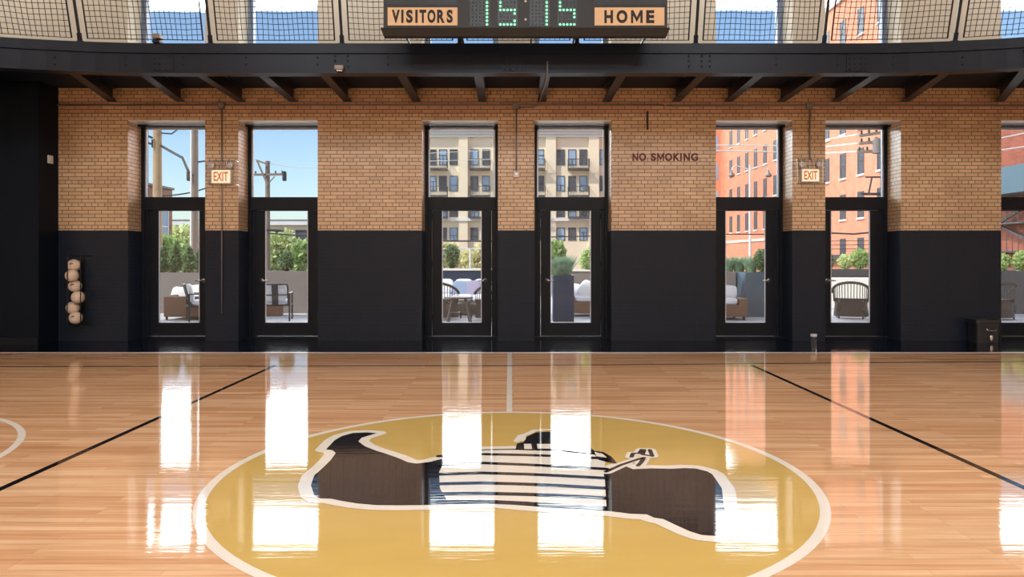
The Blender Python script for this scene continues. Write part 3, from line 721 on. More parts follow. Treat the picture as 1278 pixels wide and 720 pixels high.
exit_sign(263.5, 288, 211.5, 229, (260, 293.5, 200.5, 230), ((263.5, 206), (286.5, 206)), 'lit exit sign on the left brick pier, between the two leftmost doors')
exit_sign(1000.5, 1023, 210.5, 227, (995, 1027, 199.5, 229), ((1001.5, 205), (1023, 205)), 'lit exit sign on the right brick pier, between the doors showing the orange building')

# ball rack and balls
Zr = 11.62
rk = empty('ball_rack', (X(94, Zr), WY, ZZ(405, Zr)), 'narrow black wall rack holding a column of pale balls by the dark corner', 'ball rack')
zr0, zr1 = ZZ(403.5, Zr), ZZ(321, Zr)
cxr = X(94, Zr)
MB().box(cxr-.05, cxr+.05, WY-.012, WY, zr0-.03, zr1).build('back_plate', M['black_rod'], rk)
for px in (85.5, 102):
    x = X(px, 11.5)
    MB().tube([(x, WY-.01, zr1+.02), (x, 11.47, zr1+.02), (x, 11.47, zr0-.02), (x, WY-.01, zr0-.02)], .008, 8).build('rod', M['black_rod'], rk)
t = MB(); t.tube([(cxr + .115*math.cos(a*math.pi/12), 11.62 + .115*math.sin(a*math.pi/12), zr0-.012) for a in range(24)], .007, 6, closed=True)
t.bar((cxr-.12, 11.62, zr0-.02), (cxr+.12, 11.62, zr0-.02), .02, .008); t.bar((cxr, 11.5, zr0-.02), (cxr, WY, zr0-.02), .02, .008); t.build('bottom_tray', M['black_rod'], rk)
bz = [331.2, 344, 357, 371, 384.2, 396.6]; bx = [92.4, 89.8, 93.7, 97.3, 90.8, 94.4]; r_b = .1; ydep = [11.66, 11.575, 11.66, 11.56, 11.65, 11.58]
blab = ['pale leather ball at the very top of the wall rack', 'pale ball in the wall rack, second from the top, set to the left', 'pale ball with a dark mark, third from the top of the wall rack',
        'pale ball furthest right in the wall rack, crossed by a black rod', 'pale ball in the wall rack, second from the bottom, set to the left', 'pale ball at the bottom of the wall rack, resting on the tray']
for k in range(6):
    p = P(bx[k], bz[k], ydep[k])
    bo = MB().sphere((0,0,0), r_b, 14).build('ball', M['ball'], None, smooth=True); bo.location = p
    tag(bo, blab[k], 'ball', 'pale balls in the wall rack')
    sm = MB()
    for a_ in (0, 1, 2):
        Mx = Matrix.Rotation(R(90 * (a_ == 1)), 4, 'X') @ Matrix.Rotation(R(90 * (a_ == 2)), 4, 'Y') @ Matrix.Rotation(R(20*k), 4, 'Z')
        sm.tube([Mx @ Vector((r_b*math.cos(q*math.pi/16), r_b*math.sin(q*math.pi/16), 0)) for q in range(32)], .0014, 4, closed=True)
    so = sm.build('seam', M['conduit']); so.parent = bo
    if k in (0, 2, 5):
        mk = MB().cushion(-.032, .032, -.004, .004, -.009, .009, p=.8); mo = mk.build('printed_mark', M['ink']); mo.parent = bo; mo.location = (.012, -r_b+.002, .028); mo.rotation_euler = (0, R(-12), 0)

# black bin and drinking glass
r = empty('bin', (X(1227.5, 11.62), 11.62, 0), 'small black bin standing against the dark wall at far right', 'bin')
bb = MB(); bw, bd_, bh = .20, .15, .37
def rrect(w_, d_, z, n=5, rad=.05):
    pts = []
    for cx_, cy_, a0 in ((w_-rad, d_-rad, 0), (-w_+rad, d_-rad, 90), (-w_+rad, -d_+rad, 180), (w_-rad, -d_+rad, 270)):
        for k in range(n+1): a = R(a0 + 90*k/n); pts.append((cx_ + rad*math.cos(a), cy_ + rad*math.sin(a), z))
    return pts
L = [rrect(bw*.88, bd_*.88, 0), rrect(bw*.97, bd_*.97, bh*.85), rrect(bw*1.03, bd_*1.05, bh*.86), rrect(bw*1.03, bd_*1.05, bh), rrect(bw*.93, bd_*.93, bh), rrect(bw*.85, bd_*.85, .02)]
off = Vector(r.location); nn = len(L[0])
for ly in L:
    for q in ly: bb.v.append(tuple(Vector(q) + off))
for i in range(len(L)-1):
    for k in range(nn): bb.f.append((i*nn+k, i*nn+(k+1) % nn, (i+1)*nn+(k+1) % nn, (i+1)*nn+k)); bb.mi.append(0)
bb.f.append(tuple(reversed(range(nn)))); bb.f.append(tuple((len(L)-1)*nn+k for k in range(nn))); bb.mi += [0, 0]
bb.build('bin_body', M['bin'], r)
MB().tube([off + Vector((-.05, -.155, .23)), off + Vector((-.04, -.17, .2)), off + Vector((.09, -.17, .2)), off + Vector((.1, -.155, .23))], .008, 8).build('handle', M['chrome'], r)
MB().cushion(off.x+.0, off.x+.05, off.y-.165, off.y-.14, .03, .13, p=.7).build('pedal', M['chrome'], r)
gz = F*H/110.5
r = empty('drinking_glass', (X(1015.6, gz), gz, 0), 'clear drinking glass standing alone on the dark floor strip right of centre', 'glass')
def clearmat():
    m = NT('clear_tumbler'); b = m.pbsdf((.95,.97,.98,1), .03); b.inputs['Transmission Weight'].default_value = 1; b.inputs['IOR'].default_value = 1.45; return m.end(b)
M['tumbler'] = clearmat()
q = r.location
MB().lathe([(.038, 0), (.046, .19), (.043, .19), (.036, .012), (.0005, .012)], q, 28).build('glass_body', M['tumbler'], r, smooth='auto')
MB().lathe([(.036, .0125), (.0405, .12), (.0005, .121)], q, 28).build('water', M['tumbler'], r, smooth='auto')
MB().lathe([(.0463, .155), (.0469, .192), (.044, .192), (.0435, .155)], q, 28).build('rim', M['lens'], r, smooth='auto')

# ------------------------------------------------------------------ patio
tag(MB().box(-16, 22, OY, 26, -.2, -.02).build('patio_floor', M['concrete']), kind='structure')
tag(MB().box(-160, 160, 26, 260, -.7, -.5).box(-160, -16, OY, 26, -.7, -.5).box(22, 160, OY, 26, -.7, -.5).build('ground', M['asphalt']), kind='structure')

def leaves(mb, c, rad, n, size, seed, shape='ball', up=0.0):
    rn = random.Random(seed); c = Vector(c)
    for _ in range(n):
        while True:
            q = Vector((rn.uniform(-1,1), rn.uniform(-1,1), rn.uniform(-1,1)))
            if q.length <= 1 and (q.length > .35 or rn.random() < .4): break
        if shape == 'cone': k = 1 - .75 * max(0, (q.z + .2)); q.x *= k; q.y *= k
        if shape == 'vase': k = .45 + .55 * (q.z + 1) / 1.4; k = min(k, 1); q.x *= k; q.y *= k
        p = c + Vector((q.x*rad[0], q.y*rad[1], q.z*rad[2]))
        d = Vector((rn.gauss(0,1), rn.gauss(0,1), rn.gauss(0,1) + up)).normalized(); s = d.orthogonal().normalized(); s = Matrix.Rotation(rn.random()*6.28, 3, d) @ s
        L_ = size * rn.uniform(.6, 1.3); W_ = L_ * .42
        b = len(mb.v)
        for v in (p, p + d*L_*.5 + s*W_, p + d*L_, p + d*L_*.5 - s*W_): mb.v.append(tuple(v))
        mb.f.append((b, b+1, b+2, b+3)); mb.mi.append(0)
def shrub(px, py_top, py_bot, wpx, Z, mat, label, seed, shape='ball', n=900, size=.06, cat='shrub', name='shrub', group=None):
    zt_, zb_ = ZZ(py_top, Z), ZZ(py_bot, Z); x = X(px, Z); rx = wpx/2/F*Z
    r = empty(name, (x, Z, zb_), label, cat, group)
    m = MB(); leaves(m, (x, Z, (zt_+zb_)/2 + .03), (rx, rx, (zt_-zb_)/2), n, size, seed, shape); m.build('foliage', M[mat], r)
    st = MB(); 
    for k in range(4): st.tube([(x, Z, zb_-.02), (x + rx*.4*math.cos(k*1.7+seed), Z + rx*.4*math.sin(k*1.7+seed), (zt_+zb_)/2)], [.016, .006], 6)
    st.build('stem', M['stem'], r); return r
def grass(px, py_top, py_bot, wpx, Z, mat, label, seed, n=260, name='ornamental_grass', cat='grass', wid=.006, group=None):
    rn = random.Random(seed); zt_, zb_ = ZZ(py_top, Z), ZZ(py_bot, Z); x = X(px, Z); rx = wpx/2/F*Z; h = zt_ - zb_
    m = MB()
    for _ in range(n):
        a = rn.random()*6.28; l = rn.random()**.6; bx_ = x + rx*.45*l*math.cos(a); by_ = Z + rx*.45*l*math.sin(a); k = rn.uniform(.6, 1.0)
        p0 = Vector((bx_, by_, zb_)); p1 = Vector((bx_ + rx*.25*l*math.cos(a), by_ + rx*.25*l*math.sin(a), zb_ + h*.6*k)); p2 = Vector((x + rx*l*math.cos(a)*1.05, Z + rx*l*math.sin(a)*1.05, zb_ + h*k))
        s = Vector((math.sin(a), -math.cos(a), 0)) * wid
        if abs(s.x) < wid*.5: s = Vector((wid, 0, 0))
        m.add([p0-s, p0+s, p1+s, p1-s, p2], [(0,1,2,3), (3,2,4)])
    return tag(m.build(name, M[mat]), label, cat, group)

def planter(name, x0, x1, y0, y1, z1, mat, label, cap=None):
    r = empty(name, ((x0+x1)/2, (y0+y1)/2, -.02), label, 'planter')
    t = .04; m = MB(); m.box(x0, x1, y0, y0+t, -.02, z1); m.box(x0, x1, y1-t, y1, -.02, z1); m.box(x0, x0+t, y0+t, y1-t, -.02, z1); m.box(x1-t, x1, y0+t, y1-t, -.02, z1)
    m.build('planter_box', M[mat], r, bevel=.006)
    MB().box(x0+t, x1-t, y0+t, y1-t, -.02, z1-.06).build('soil', M['soil'], r)
    if cap:
        c_ = MB(); c_.box(x0-.03, x1+.03, y0-.03, y0+.09, z1, z1+cap); c_.box(x0-.03, x1+.03, y1-.09, y1+.03, z1, z1+cap); c_.build('cap', M['stone_cap'], r)
    return r
PZ = 18.0
planter('long_planter', X(150, PZ), X(300, PZ), PZ, PZ+.8, ZZ(340.3, PZ), 'planter_grey', 'long grey planter wall seen through the leftmost door')
planter('long_planter', X(304, PZ), X(420, PZ), PZ, PZ+.8, ZZ(338.5, PZ), 'planter_grey', 'long grey planter wall seen through the second door from left')
planter('long_planter', X(500, 18.6), X(640, 18.6), 18.6, 19.4, ZZ(337.5, 18.6), 'planter_navy', 'navy planter with pale stone cap behind the patio sofa at centre', cap=.05)
planter('long_planter', X(700, 18.6), X(775, 18.6), 18.6, 19.4, ZZ(338.5, 18.6), 'planter_grey', 'grey planter behind the sofa, right of the tall navy planter', cap=.04)
planter('long_planter', X(860, 17.4), 5.34, 17.4, 18.2, ZZ(339.5, 17.4), 'planter_grey', 'grey planter wall behind the wicker sofa, seen through the fifth door')
planter('side_planter', X(930.5, 16.8), X(985, 16.8), 16.8, 18.2, ZZ(340, 16.8), 'planter_slate', 'blue-grey planter block on the right side of the fifth door')
planter('long_planter', X(1000, 20.5), X(1150, 20.5), 20.5, 21.3, ZZ(336, 20.5), 'planter_dark', 'dark planter beyond the white bench wall, seen through the sixth door')
planter('long_planter', X(1220, 17.6), X(1330, 17.6), 17.6, 18.4, ZZ(338, 17.6), 'planter_dark', 'dark planter seen through the door at the right picture edge')
tp = planter('tall_planter', X(690.5, 15.55), X(716.5, 15.55), 15.55, 16.0, ZZ(343.5, 15.55), 'planter_navy', 'tall square navy planter with blue-green grass outside the fourth door')
r = MB().box(X(1015, 19.4), X(1160, 19.4), 19.4, 19.9, -.02, ZZ(347, 19.4)).build('bench_wall', M['stone_cap'], bevel=.02); tag(r, 'low sunlit white bench wall behind the barrel wicker chair', 'wall')

for k, (px, t_, w_) in enumerate(((188, 312, 14), (204, 309, 15), (219, 307, 15), (236, 309, 15), (250, 313, 13))):
    shrub(px, t_, 341, w_, PZ+.4, 'leaf_dark', ['dark green conifer shrub at the left end of the leftmost planter', 'dark green conifer shrub, second from left in the leftmost planter', 'dark green conifer shrub, tallest in the leftmost planter',
          'dark green conifer shrub, fourth from left in the leftmost planter', 'dark green conifer shrub at the right end of the leftmost planter'][k], k, 'cone', 1100, .08, group='conifers in the leftmost planter')
shrub(358, 315, 339.5, 18, PZ+.4, 'leaf_dark', 'single dark green shrub in the planter of the second door', 11, 'ball', 1400, .055)
shrub(564, 306.5, 337.5, 19, 19.0, 'leaf_dark', 'vase-shaped dark green conifer standing behind the white patio sofa', 12, 'vase', 1700, .06)
shrub(734, 312, 338, 17, 19.0, 'leaf_mid', 'bright green leafy shrub behind the wicker sofa right of the tall planter', 13, 'ball', 1200, .06)
grass(702, 317, 344.5, 40, 15.78, 'leaf_blue', 'blue-green spiky grass growing in the tall navy planter', 14, 520, 'ornamental_grass', 'grass', .008)
for k, px in enumerate((908, 922, 937)):
    grass(px, 318, 341, 24, 17.8 - .3*(k == 2), 'leaf_blue', ['wispy green grass at the left of the fifth door planter', 'wispy green grass in the middle of the fifth door planter', 'wispy green grass at the corner of the blue-grey planter'][k], 20+k, 300, wid=.008, group='wispy grasses in the fifth door planters')
shrub(952, 312, 340, 22, 17.4, 'leaf_dark', 'round dark green shrub in the blue-grey side planter of the fifth door', 24, 'ball', 1600, .055)
shrub(1073, 311.5, 337, 21, 20.9, 'leaf_mid', 'round green shrub behind the wicker barrel chair', 25, 'ball', 1500, .06)
shrub(1055, 319, 337, 16, 20.9, 'leaf_light', 'pale yellow-green shrub left of the round shrub behind the barrel chair', 26, 'ball', 900, .06)
shrub(1034, 315, 337, 12, 20.9, 'leaf_dark', 'dark shrub at the left edge of the sixth door', 27, 'ball', 900, .06)
shrub(1275, 314, 339, 18, 18.0, 'leaf_mid', 'leafy green shrub in the planter at the right picture edge', 28, 'ball', 1200, .06)
shrub(1254, 318, 339, 12, 18.0, 'leaf_mid', 'thin green shrub left of the leafy one at the right picture edge', 29, 'ball', 700, .06)

# ------------------------------------------------------------------ patio furniture
def wicker_sofa(px0, px1, Zf, label, cushions=3, mat='wicker', depth=.85, arm_z=None, left_arm=True, right_arm=True, cm='cush', back_z=.74, cush_top=.82):
    x0, x1 = X(px0, Zf), X(px1, Zf); r = empty('wicker_sofa', ((x0+x1)/2, Zf+depth/2, -.02), label, 'sofa')
    az = arm_z or .6; y1 = Zf + depth
    MB().box(x0, x1, Zf, y1, .06, .32).build('seat_base', M[mat], r, bevel=.02)
    MB().box(x0, x1, y1-.12, y1, .3, back_z).build('backrest', M[mat], r, bevel=.02)
    if left_arm: MB().box(x0-.02, x0+.16, Zf-.01, y1, .06, az).build('armrest', M[mat], r, bevel=.02)
    if right_arm: MB().box(x1-.16, x1+.02, Zf-.01, y1, .06, az).build('armrest', M[mat], r, bevel=.02)
    for lx in (x0+.05, x1-.05):
        for ly in (Zf+.05, y1-.05): MB().box(lx-.025, lx+.025, ly-.025, ly+.025, -.02, .07).build('leg', M['metal_dark'], r)
    w_ = (x1-x0-.32)/cushions
    for k in range(cushions):
        a = x0 + .16 + k*w_
        MB().cushion(a, a+w_, Zf+.02, y1-.12, .31, .47).build('seat_cushion', M[cm], r, smooth=True)
        Mx = Matrix.Translation((0, y1-.2, .46)) @ Matrix.Rotation(R(-14), 4, 'X')
        MB().cushion(a+.01, a+w_-.01, -.08, .08, 0, cush_top-.46, Mx, p=.5).build('back_cushion', M[cm], r, smooth=True)
    return r
def pillow(px, py, Zp, size, mat, label, rz=0, tilt=-18, group=None):
    c = P(px, py, Zp); r = MB().cushion(-size/2, size/2, -.07, .07, -size/2, size/2, p=.45).build('throw_pillow', M[mat], None, smooth=True)
    r.location = c; r.rotation_euler = (R(tilt), R(rz), 0); return tag(r, label, 'pillow', group)

# door 1: corner sofa seen side-on and a metal chair
r = empty('wicker_sofa', (X(225, 16.2), 16.6, -.02), 'brown wicker sofa with white cushions outside the leftmost door', 'sofa')
sx0, sx1 = X(204, 16.0), X(262, 16.0)
MB().box(sx0, sx1, 16.0, 16.16, .05, .50).build('armrest', M['wicker'], r, bevel=.02)
MB().box(sx0, sx1, 17.2, 17.36, .05, .50).build('armrest', M['wicker'], r, bevel=.02)
MB().box(sx0, sx0+.14, 16.16, 17.2, .05, .52).build('backrest', M['wicker'], r, bevel=.02)
MB().box(sx0+.14, sx1, 16.16, 17.2, .05, .28).build('seat_base', M['wicker'], r, bevel=.02)
MB().cushion(sx0+.14, sx1, 16.17, 17.19, .28, .44).build('seat_cushion', M['cush'], r, smooth=True)
for lx in (sx0+.05, sx1-.05):
    for ly in (16.05, 17.3): MB().box(lx-.02, lx+.02, ly-.02, ly+.02, -.02, .06).build('leg', M['metal_dark'], r)
pillow(225, 369, 16.5, .40, 'cush', 'plump white pillow leaning on the wicker sofa outside the leftmost door', 8, -10)
pillow(246, 366, 16.8, .40, 'cush', 'white pillow behind the metal chair outside the leftmost door', -6, -10)

def metal_chair(label, group='dark metal armchairs on the patio'):
    r = empty('metal_armchair', (0,0,0), label, 'armchair', group)
    w_, dp, sh, bh = .30, .32, .34, .80; m = M['metal_dark']
    for sx in (-1, 1):
        MB().bar((sx*w_, -dp, 0), (sx*w_, -dp, .60), .035).build('leg', m, r)
        MB().bar((sx*w_, dp, 0), (sx*w_, dp, .60), .035).build('leg', m, r)
        MB().bar((sx*w_, -dp-.02, .60), (sx*w_, dp+.06, .60), .045, .025).build('armrest', m, r)
    MB().bar((-w_, -dp, sh), (w_, -dp, sh), .03).bar((-w_, dp, sh), (w_, dp, sh), .03).bar((-w_, -dp, sh), (-w_, dp, sh), .03).bar((w_, -dp, sh), (w_, dp, sh), .03).build('seat_frame', m, r)
    # back stands at -y (towards the gym), leaning
    b = MB(); y0, y1 = -dp+.04, -dp-.08; a = w_-.03
    b.bar((-a, y0, sh), (-a, y1, bh), .03).bar((a, y0, sh), (a, y1, bh), .03).bar((-a, y1, bh), (a, y1, bh), .03).bar((-a, (y0+y1)/2, .57), (a, (y0+y1)/2, .57), .02).bar((-a, y0, sh), (a, y0, sh), .03)
    b.bar((0, y0, sh), (0, y1, bh), .13, .012); b.build('back_frame', m, r)
    MB().cushion(-a+.02, a-.02, -dp+.08, dp, sh+.015, sh+.13).build('seat_cushion', M['cush'], r, smooth=True)
    Mx = Matrix.Translation((0, -dp+.09, sh+.08)) @ Matrix.Rotation(R(12), 4, 'X')
    MB().cushion(-a+.03, a-.03, -.055, .055, 0, .40, Mx, p=.45).build('back_cushion', M['cush'], r, smooth=True)
    return r
mc = metal_chair('dark metal armchair with white cushion seen from behind, outside the second door')
mc.location = (X(343.5, 15.9), 16.0, -.02); mc.rotation_euler = (0, 0, R(12))
m2 = copy_tree(mc); m2['label'] = 'dark metal armchair turned sideways beside the wicker sofa, outside the leftmost door'
m2.location = (X(251, 15.6), 15.75, -.02); m2.rotation_euler = (0, 0, R(-62))
st = empty('wicker_stool', (X(343, 17.2), 17.2, -.02), 'low wicker stool behind the metal armchair outside the second door', 'stool')
MB().box(st.location.x-.16, st.location.x+.16, 17.05, 17.35, -.018, .30).build('woven_body', M['wicker'], st, bevel=.02)
MB().cushion(st.location.x-.16, st.location.x+.16, 17.05, 17.35, .29, .36).build('seat_pad', M['cush'], st, smooth=True)

# door 3: long sofa, table, two chairs
wicker_sofa(530, 622, 17.3, 'long wicker sofa with white cushions facing the third door', 3, 'wicker_dark', .95, .55, cush_top=.84)
pillow(575, 361, 17.85, .42, 'cush_blue', 'blue-grey pillow in the middle of the long white patio sofa', 3, -14)
pillow(590, 361, 17.85, .44, 'cush_lilac', 'lilac-grey pillow right of the blue one on the long patio sofa', -5, -14)
def barrel_chair(label, mat='wicker_dark', group='rounded wicker barrel chairs on the patio'):
    r = empty('barrel_chair', (0,0,0), label, 'chair', group); m = M[mat]
    # back towards -y; local seat opening at +y
    rx, ry = .37, .34
    def rim(a, k=1.0):    # a from 0 (right front) over back to pi (left front)
        return Vector((rx*k*math.cos(a), -ry*k*math.sin(a) + .06, 0))
    N = 24; arm = MB(); hp = lambda a: .58 + .24 * max(0.0, math.sin(a))**.75
    arm.tube([rim(math.pi*i/N, 1.04) + Vector((0, 0, hp(math.pi*i/N))) for i in range(N+1)], .03, 10); arm.build('top_rail', m, r, smooth=True)
    sl = MB()
    for i in range(19):
        a = math.pi*(i+.0)/18; sl.tube([rim(a, .97) + Vector((0,0,.38)), rim(a, 1.0) + Vector((0,0,hp(a)))], .009, 6)
    sl.build('back_slats', m, r)
    bw = MB(); b = 0
    for (k, z) in ((1.0, .05), (.92, .30), (.97, .46)):
        for i in range(N+1): bw.v.append(tuple(rim(math.pi*i/N, k) + Vector((0,0,z))))
    for (k, z) in ((.92, .46), (.87, .30), (.95, .05)):
        for i in range(N+1): bw.v.append(tuple(rim(math.pi*i/N, k) + Vector((0,0,z))))
    for q in range(6):
        for i in range(N):
            u, v_ = q*(N+1), ((q+1) % 6)*(N+1); bw.f.append((u+i, u+i+1, v_+i+1, v_+i)); bw.mi.append(0)
    bw.build('woven_shell', m, r, smooth='auto')
    ap = MB(); ap.box(-.33, .33, .05, .33, .12, .36); ap.box(-.30, .30, -.2, .1, .16, .36); ap.build('woven_seat', m, r, bevel=.03)
    MB().cushion(-.28, .28, -.2, .32, .35, .45).build('seat_cushion', M['cush_lilac'], r, smooth=True)
    for lx, ly in ((-.29, .29), (.29, .29), (-.24, -.16), (.24, -.16)): MB().tube([(lx, ly, .15), (lx*1.04, ly*1.04, 0)], [.024, .018], 8).build('leg', m, r)
    return r
bc = barrel_chair('dark wicker barrel chair with its slatted back to the sixth door'); bc.location = (X(1062, 16.5), 16.5, -.02); bc.rotation_euler = (0, 0, R(-25))
b2 = copy_tree(bc); b2['label'] = 'dark wicker barrel chair left of the small table outside the third door'; b2.location = (X(552, 16.2), 16.3, -.02); b2.rotation_euler = (0, 0, R(-25))
b3 = copy_tree(bc); b3['label'] = 'dark wicker barrel chair right of the small table outside the third door'; b3.location = (X(611, 15.9), 16.2, -.02); b3.rotation_euler = (0, 0, R(40))
b4 = copy_tree(bc); b4['label'] = 'dark wicker barrel chair cut by the right picture edge behind the last door'; b4.location = (X(1246, 16.2), 16.2, -.02); b4.rotation_euler = (0, 0, R(15))
tb = empty('patio_table', (X(573, 15.3), 15.3, -.02), 'small dark round table with splayed legs outside the third door', 'table')
tx = tb.location.x
MB().lathe([(.29, .50), (.30, .51), (.30, .53), (.29, .535)], (tx, 15.3, 0), 32).build('table_top', M['table_wood'], tb, smooth='auto')
for sx, sy in ((-1,-1), (1,-1), (-1,1), (1,1)): MB().bar((tx+sx*.13, 15.3+sy*.13, .5), (tx+sx*.24, 15.3+sy*.2, -.02), .035).build('leg', M['table_wood'], tb)
MB().bar((tx-.19, 15.3, .2), (tx+.19, 15.3, .2), .025).bar((tx, 15.13, .2), (tx, 15.47, .2), .025).build('stretcher', M['table_wood'], tb)
# door 4 and door 5 sofas
wicker_sofa(709, 770, 16.9, 'wicker sofa with white pillows right of the tall navy planter', 2, 'wicker', .8, .45, left_arm=True, cush_top=.6, back_z=.5)
pillow(721, 364, 17.2, .36, 'cush', 'white pillow nearest the tall navy planter', 14, -12)
pillow(733, 362, 17.1, .42, 'cush', 'large white pillow standing on a corner outside the fourth door', 35, -12)
wicker_sofa(858, 932, 15.9, 'wicker sofa half hidden by the wall at the left of the fifth door', 2, 'wicker', .8, .46, cush_top=.62, back_z=.5)
pillow(911, 364.5, 16.2, .30, 'cush', 'white pillow on the sofa outside the fifth door', 6, -12)

# ------------------------------------------------------------------ street beyond
def building_window(mb_f, mb_p, axis, c, w_, h_, z0, pos, face):
    pass
# cream apartment building
BY = 80.0; s80 = BY / F
ap = empty('apartment_building', (0, BY, -.5), 'cream apartment block with balconies across the street, seen through the middle doors', 'building')
ax0, ax1 = X(455, BY), X(800, BY)
MB().box(ax0, ax1, BY, BY+14, -.5, 15.2).build('wall', M['apt_cream'], ap)
cm_ = MB()
for (za, zb_, pr) in ((14.65, 14.95, .35), (14.95, 15.25, .6), (15.25, 15.75, .9), (15.75, 16.0, 1.25), (16.0, 16.5, 1.05)): cm_.box(ax0-pr, ax1+pr, BY-pr, BY+14+pr, za, zb_)
cm_.build('cornice', M['apt_trim'], ap)
for a_, b_ in ((572.8, 584), (622, 640), (681, 693.4), (734.5, 747), (508, 522)):
    MB().box(X(a_, BY), X(b_, BY), BY-.45, BY, -.5, 14.65).build('pier', M['apt_cream'], ap)
MB().box(ax0-.1, ax1+.1, BY-.6, BY, ZZ(276, BY), ZZ(272.5, BY)).build('string_course', M['apt_trim'], ap)
cols = [(486, 10), (500, 10), (540.6, 8), (552.8, 10), (566.3, 10), (592, 10), (606.5, 9.5), (648, 10), (661, 9), (675, 8), (699.8, 10), (714, 10), (728, 10), (753, 9), (767, 10), (781, 10)]
rows = [(186.5, 206), (219.5, 238.5), (252.5, 271), (284, 300)]
def win_f(px, wpx, ya, yb, k):
    xa, xb = X(px-wpx/2, BY), X(px+wpx/2, BY); za, zb_ = ZZ(yb, BY), ZZ(ya, BY); t = .07
    f = MB(); f.box(xa, xa+t, BY-.08, BY, za, zb_); f.box(xb-t, xb, BY-.08, BY, za, zb_); f.box(xa, xb, BY-.08, BY, za, za+t); f.box(xa, xb, BY-.08, BY, zb_-t, zb_)
    zm = za + (zb_-za)*(.38 if k % 3 else .62); f.box(xa, xb, BY-.08, BY, zm-t/2, zm+t/2)
    if k % 4 == 1: f.box((xa+xb)/2-t/2, (xa+xb)/2+t/2, BY-.08, BY, za, zm)
    o = f.build('window', M['apt_frame'], ap); MB().box(xa, xb, BY-.03, BY-.01, za, zb_).build('pane', M['win_blue' if k % 2 else 'win_dark'], o)
k = 0
for r_, (ya, yb) in enumerate(rows):
    for px, wp in cols: win_f(px, wp, ya, yb, k * 7 + r_ * 3); k += 1
def balcony(pa, pb, py):
    xa, xb = X(pa, BY), X(pb, BY); z = ZZ(py, BY); o = MB().box(xa, xb, BY-1.3, BY, z-.18, z).build('balcony', M['rail'], ap)
    g = MB(); g.bar((xa, BY-1.3, z+.95), (xb, BY-1.3, z+.95), .06)
    for xx in (xa, xb): g.bar((xx, BY-1.3, z+.95), (xx, BY, z+.95), .05)
    n_ = max(6, int((xb-xa)/.16))
    for i in range(n_+1): g.bar((xa + (xb-xa)*i/n_, BY-1.3, z), (xa + (xb-xa)*i/n_, BY-1.3, z+.95), .03)
    for i in range(6): 
        for xx in (xa, xb): g.bar((xx, BY-1.3+1.3*i/6, z), (xx, BY-1.3+1.3*i/6, z+.95), .03)
    g.build('railing', M['rail'], o)
for py in (211, 244.5, 271):
    for pa, pb in ((532, 559), (586.5, 612), (645, 680), (708.5, 734.3), (760, 786)): balcony(pa, pb, py)

# orange brick building, its long face running away from the gym
OXF = 24.7
ob = empty('orange_brick_building', (OXF, 66, -.5), 'long orange brick building with rows of narrow windows, seen through the right doors', 'building')
MB().box(OXF, OXF+5.4, 45.5, 86.5, -.5, H + 19.5).build('wall', M['orange'], ob)
MB().box(OXF-1.3, OXF+16, 86.5, 94, -.5, H + 19.5).build('end_bay', M['orange'], ob)
MB().box(OXF-.15, OXF+5.5, 45.4, 86.6, H+19.3, H+19.7).build('parapet', M['stone_cap'], ob)
for za in (-.4, 2.89, 5.97, 9.28, 12.6, 15.95):
    zb_ = za + H; 
    for kk in range(13):
        yy = 48.7 + 2.8*kk
        if yy > 85.5 or (za < 0 and yy > 60): continue
        f = MB(); f.box(OXF-.02, OXF+.0, yy-.45, yy+.45, zb_, zb_+1.85)
        o = f.build('window', M['win_dark'], ob)
        g = MB(); g.box(OXF-.10, OXF, yy-.55, yy+.55, zb_-.14, zb_); g.build('window_sill', M['stone_cap'], o)
        g = MB(); g.box(OXF-.045, OXF-.02, yy-.45, yy+.45, zb_+.9, zb_+.97); g.box(OXF-.045, OXF-.02, yy-.45, yy-.39, zb_, zb_+1.85); g.box(OXF-.045, OXF-.02, yy+.39, yy+.45, zb_, zb_+1.85); g.build('window_sash', M['win_dark'], o)
    if za > 0:
        MB().box(OXF-1.1, OXF-.25, 86.46, 86.5, zb_, zb_+2.0).build('window', M['win_blue'], ob)
MB().box(OXF-.08, OXF, 62, 86.6, 3.05, 3.3).build('string_course', M['stone_cap'], ob)
MB().box(OXF-.5, OXF, 45.5, 60, 1.25, 1.6).build('ledge', M['rail'], ob)

# red building at the right edge with teal walkway and fire escape
rb = empty('red_brick_building', (27, 38, -.5), 'dark red brick building with a teal steel band at the right picture edge', 'building')
MB().box(27, 40, 30, 43.5, -.5, 10.2).build('wall', M['red_brick'], rb)
MB().box(25.6, 27, 31, 43, 4.7, 6.1).build('steel_band', M['teal'], rb)
fe = MB()
for k_ in range(3):
    fe.bar((26.7, 40 - (k_ % 2)*4, .2 + k_*1.5), (26.7, 36 + (k_ % 2)*4, 1.7 + k_*1.5), .12); fe.box(26.3, 27, 35.4, 40.6, 1.66 + k_*1.5, 1.74 + k_*1.5)
    for q_ in range(12): fe.bar((26.3, 35.5 + q_*.45, 1.7+k_*1.5), (26.3, 35.5 + q_*.45, 2.6+k_*1.5), .03)
fe.build('fire_escape', M['rail'], rb)

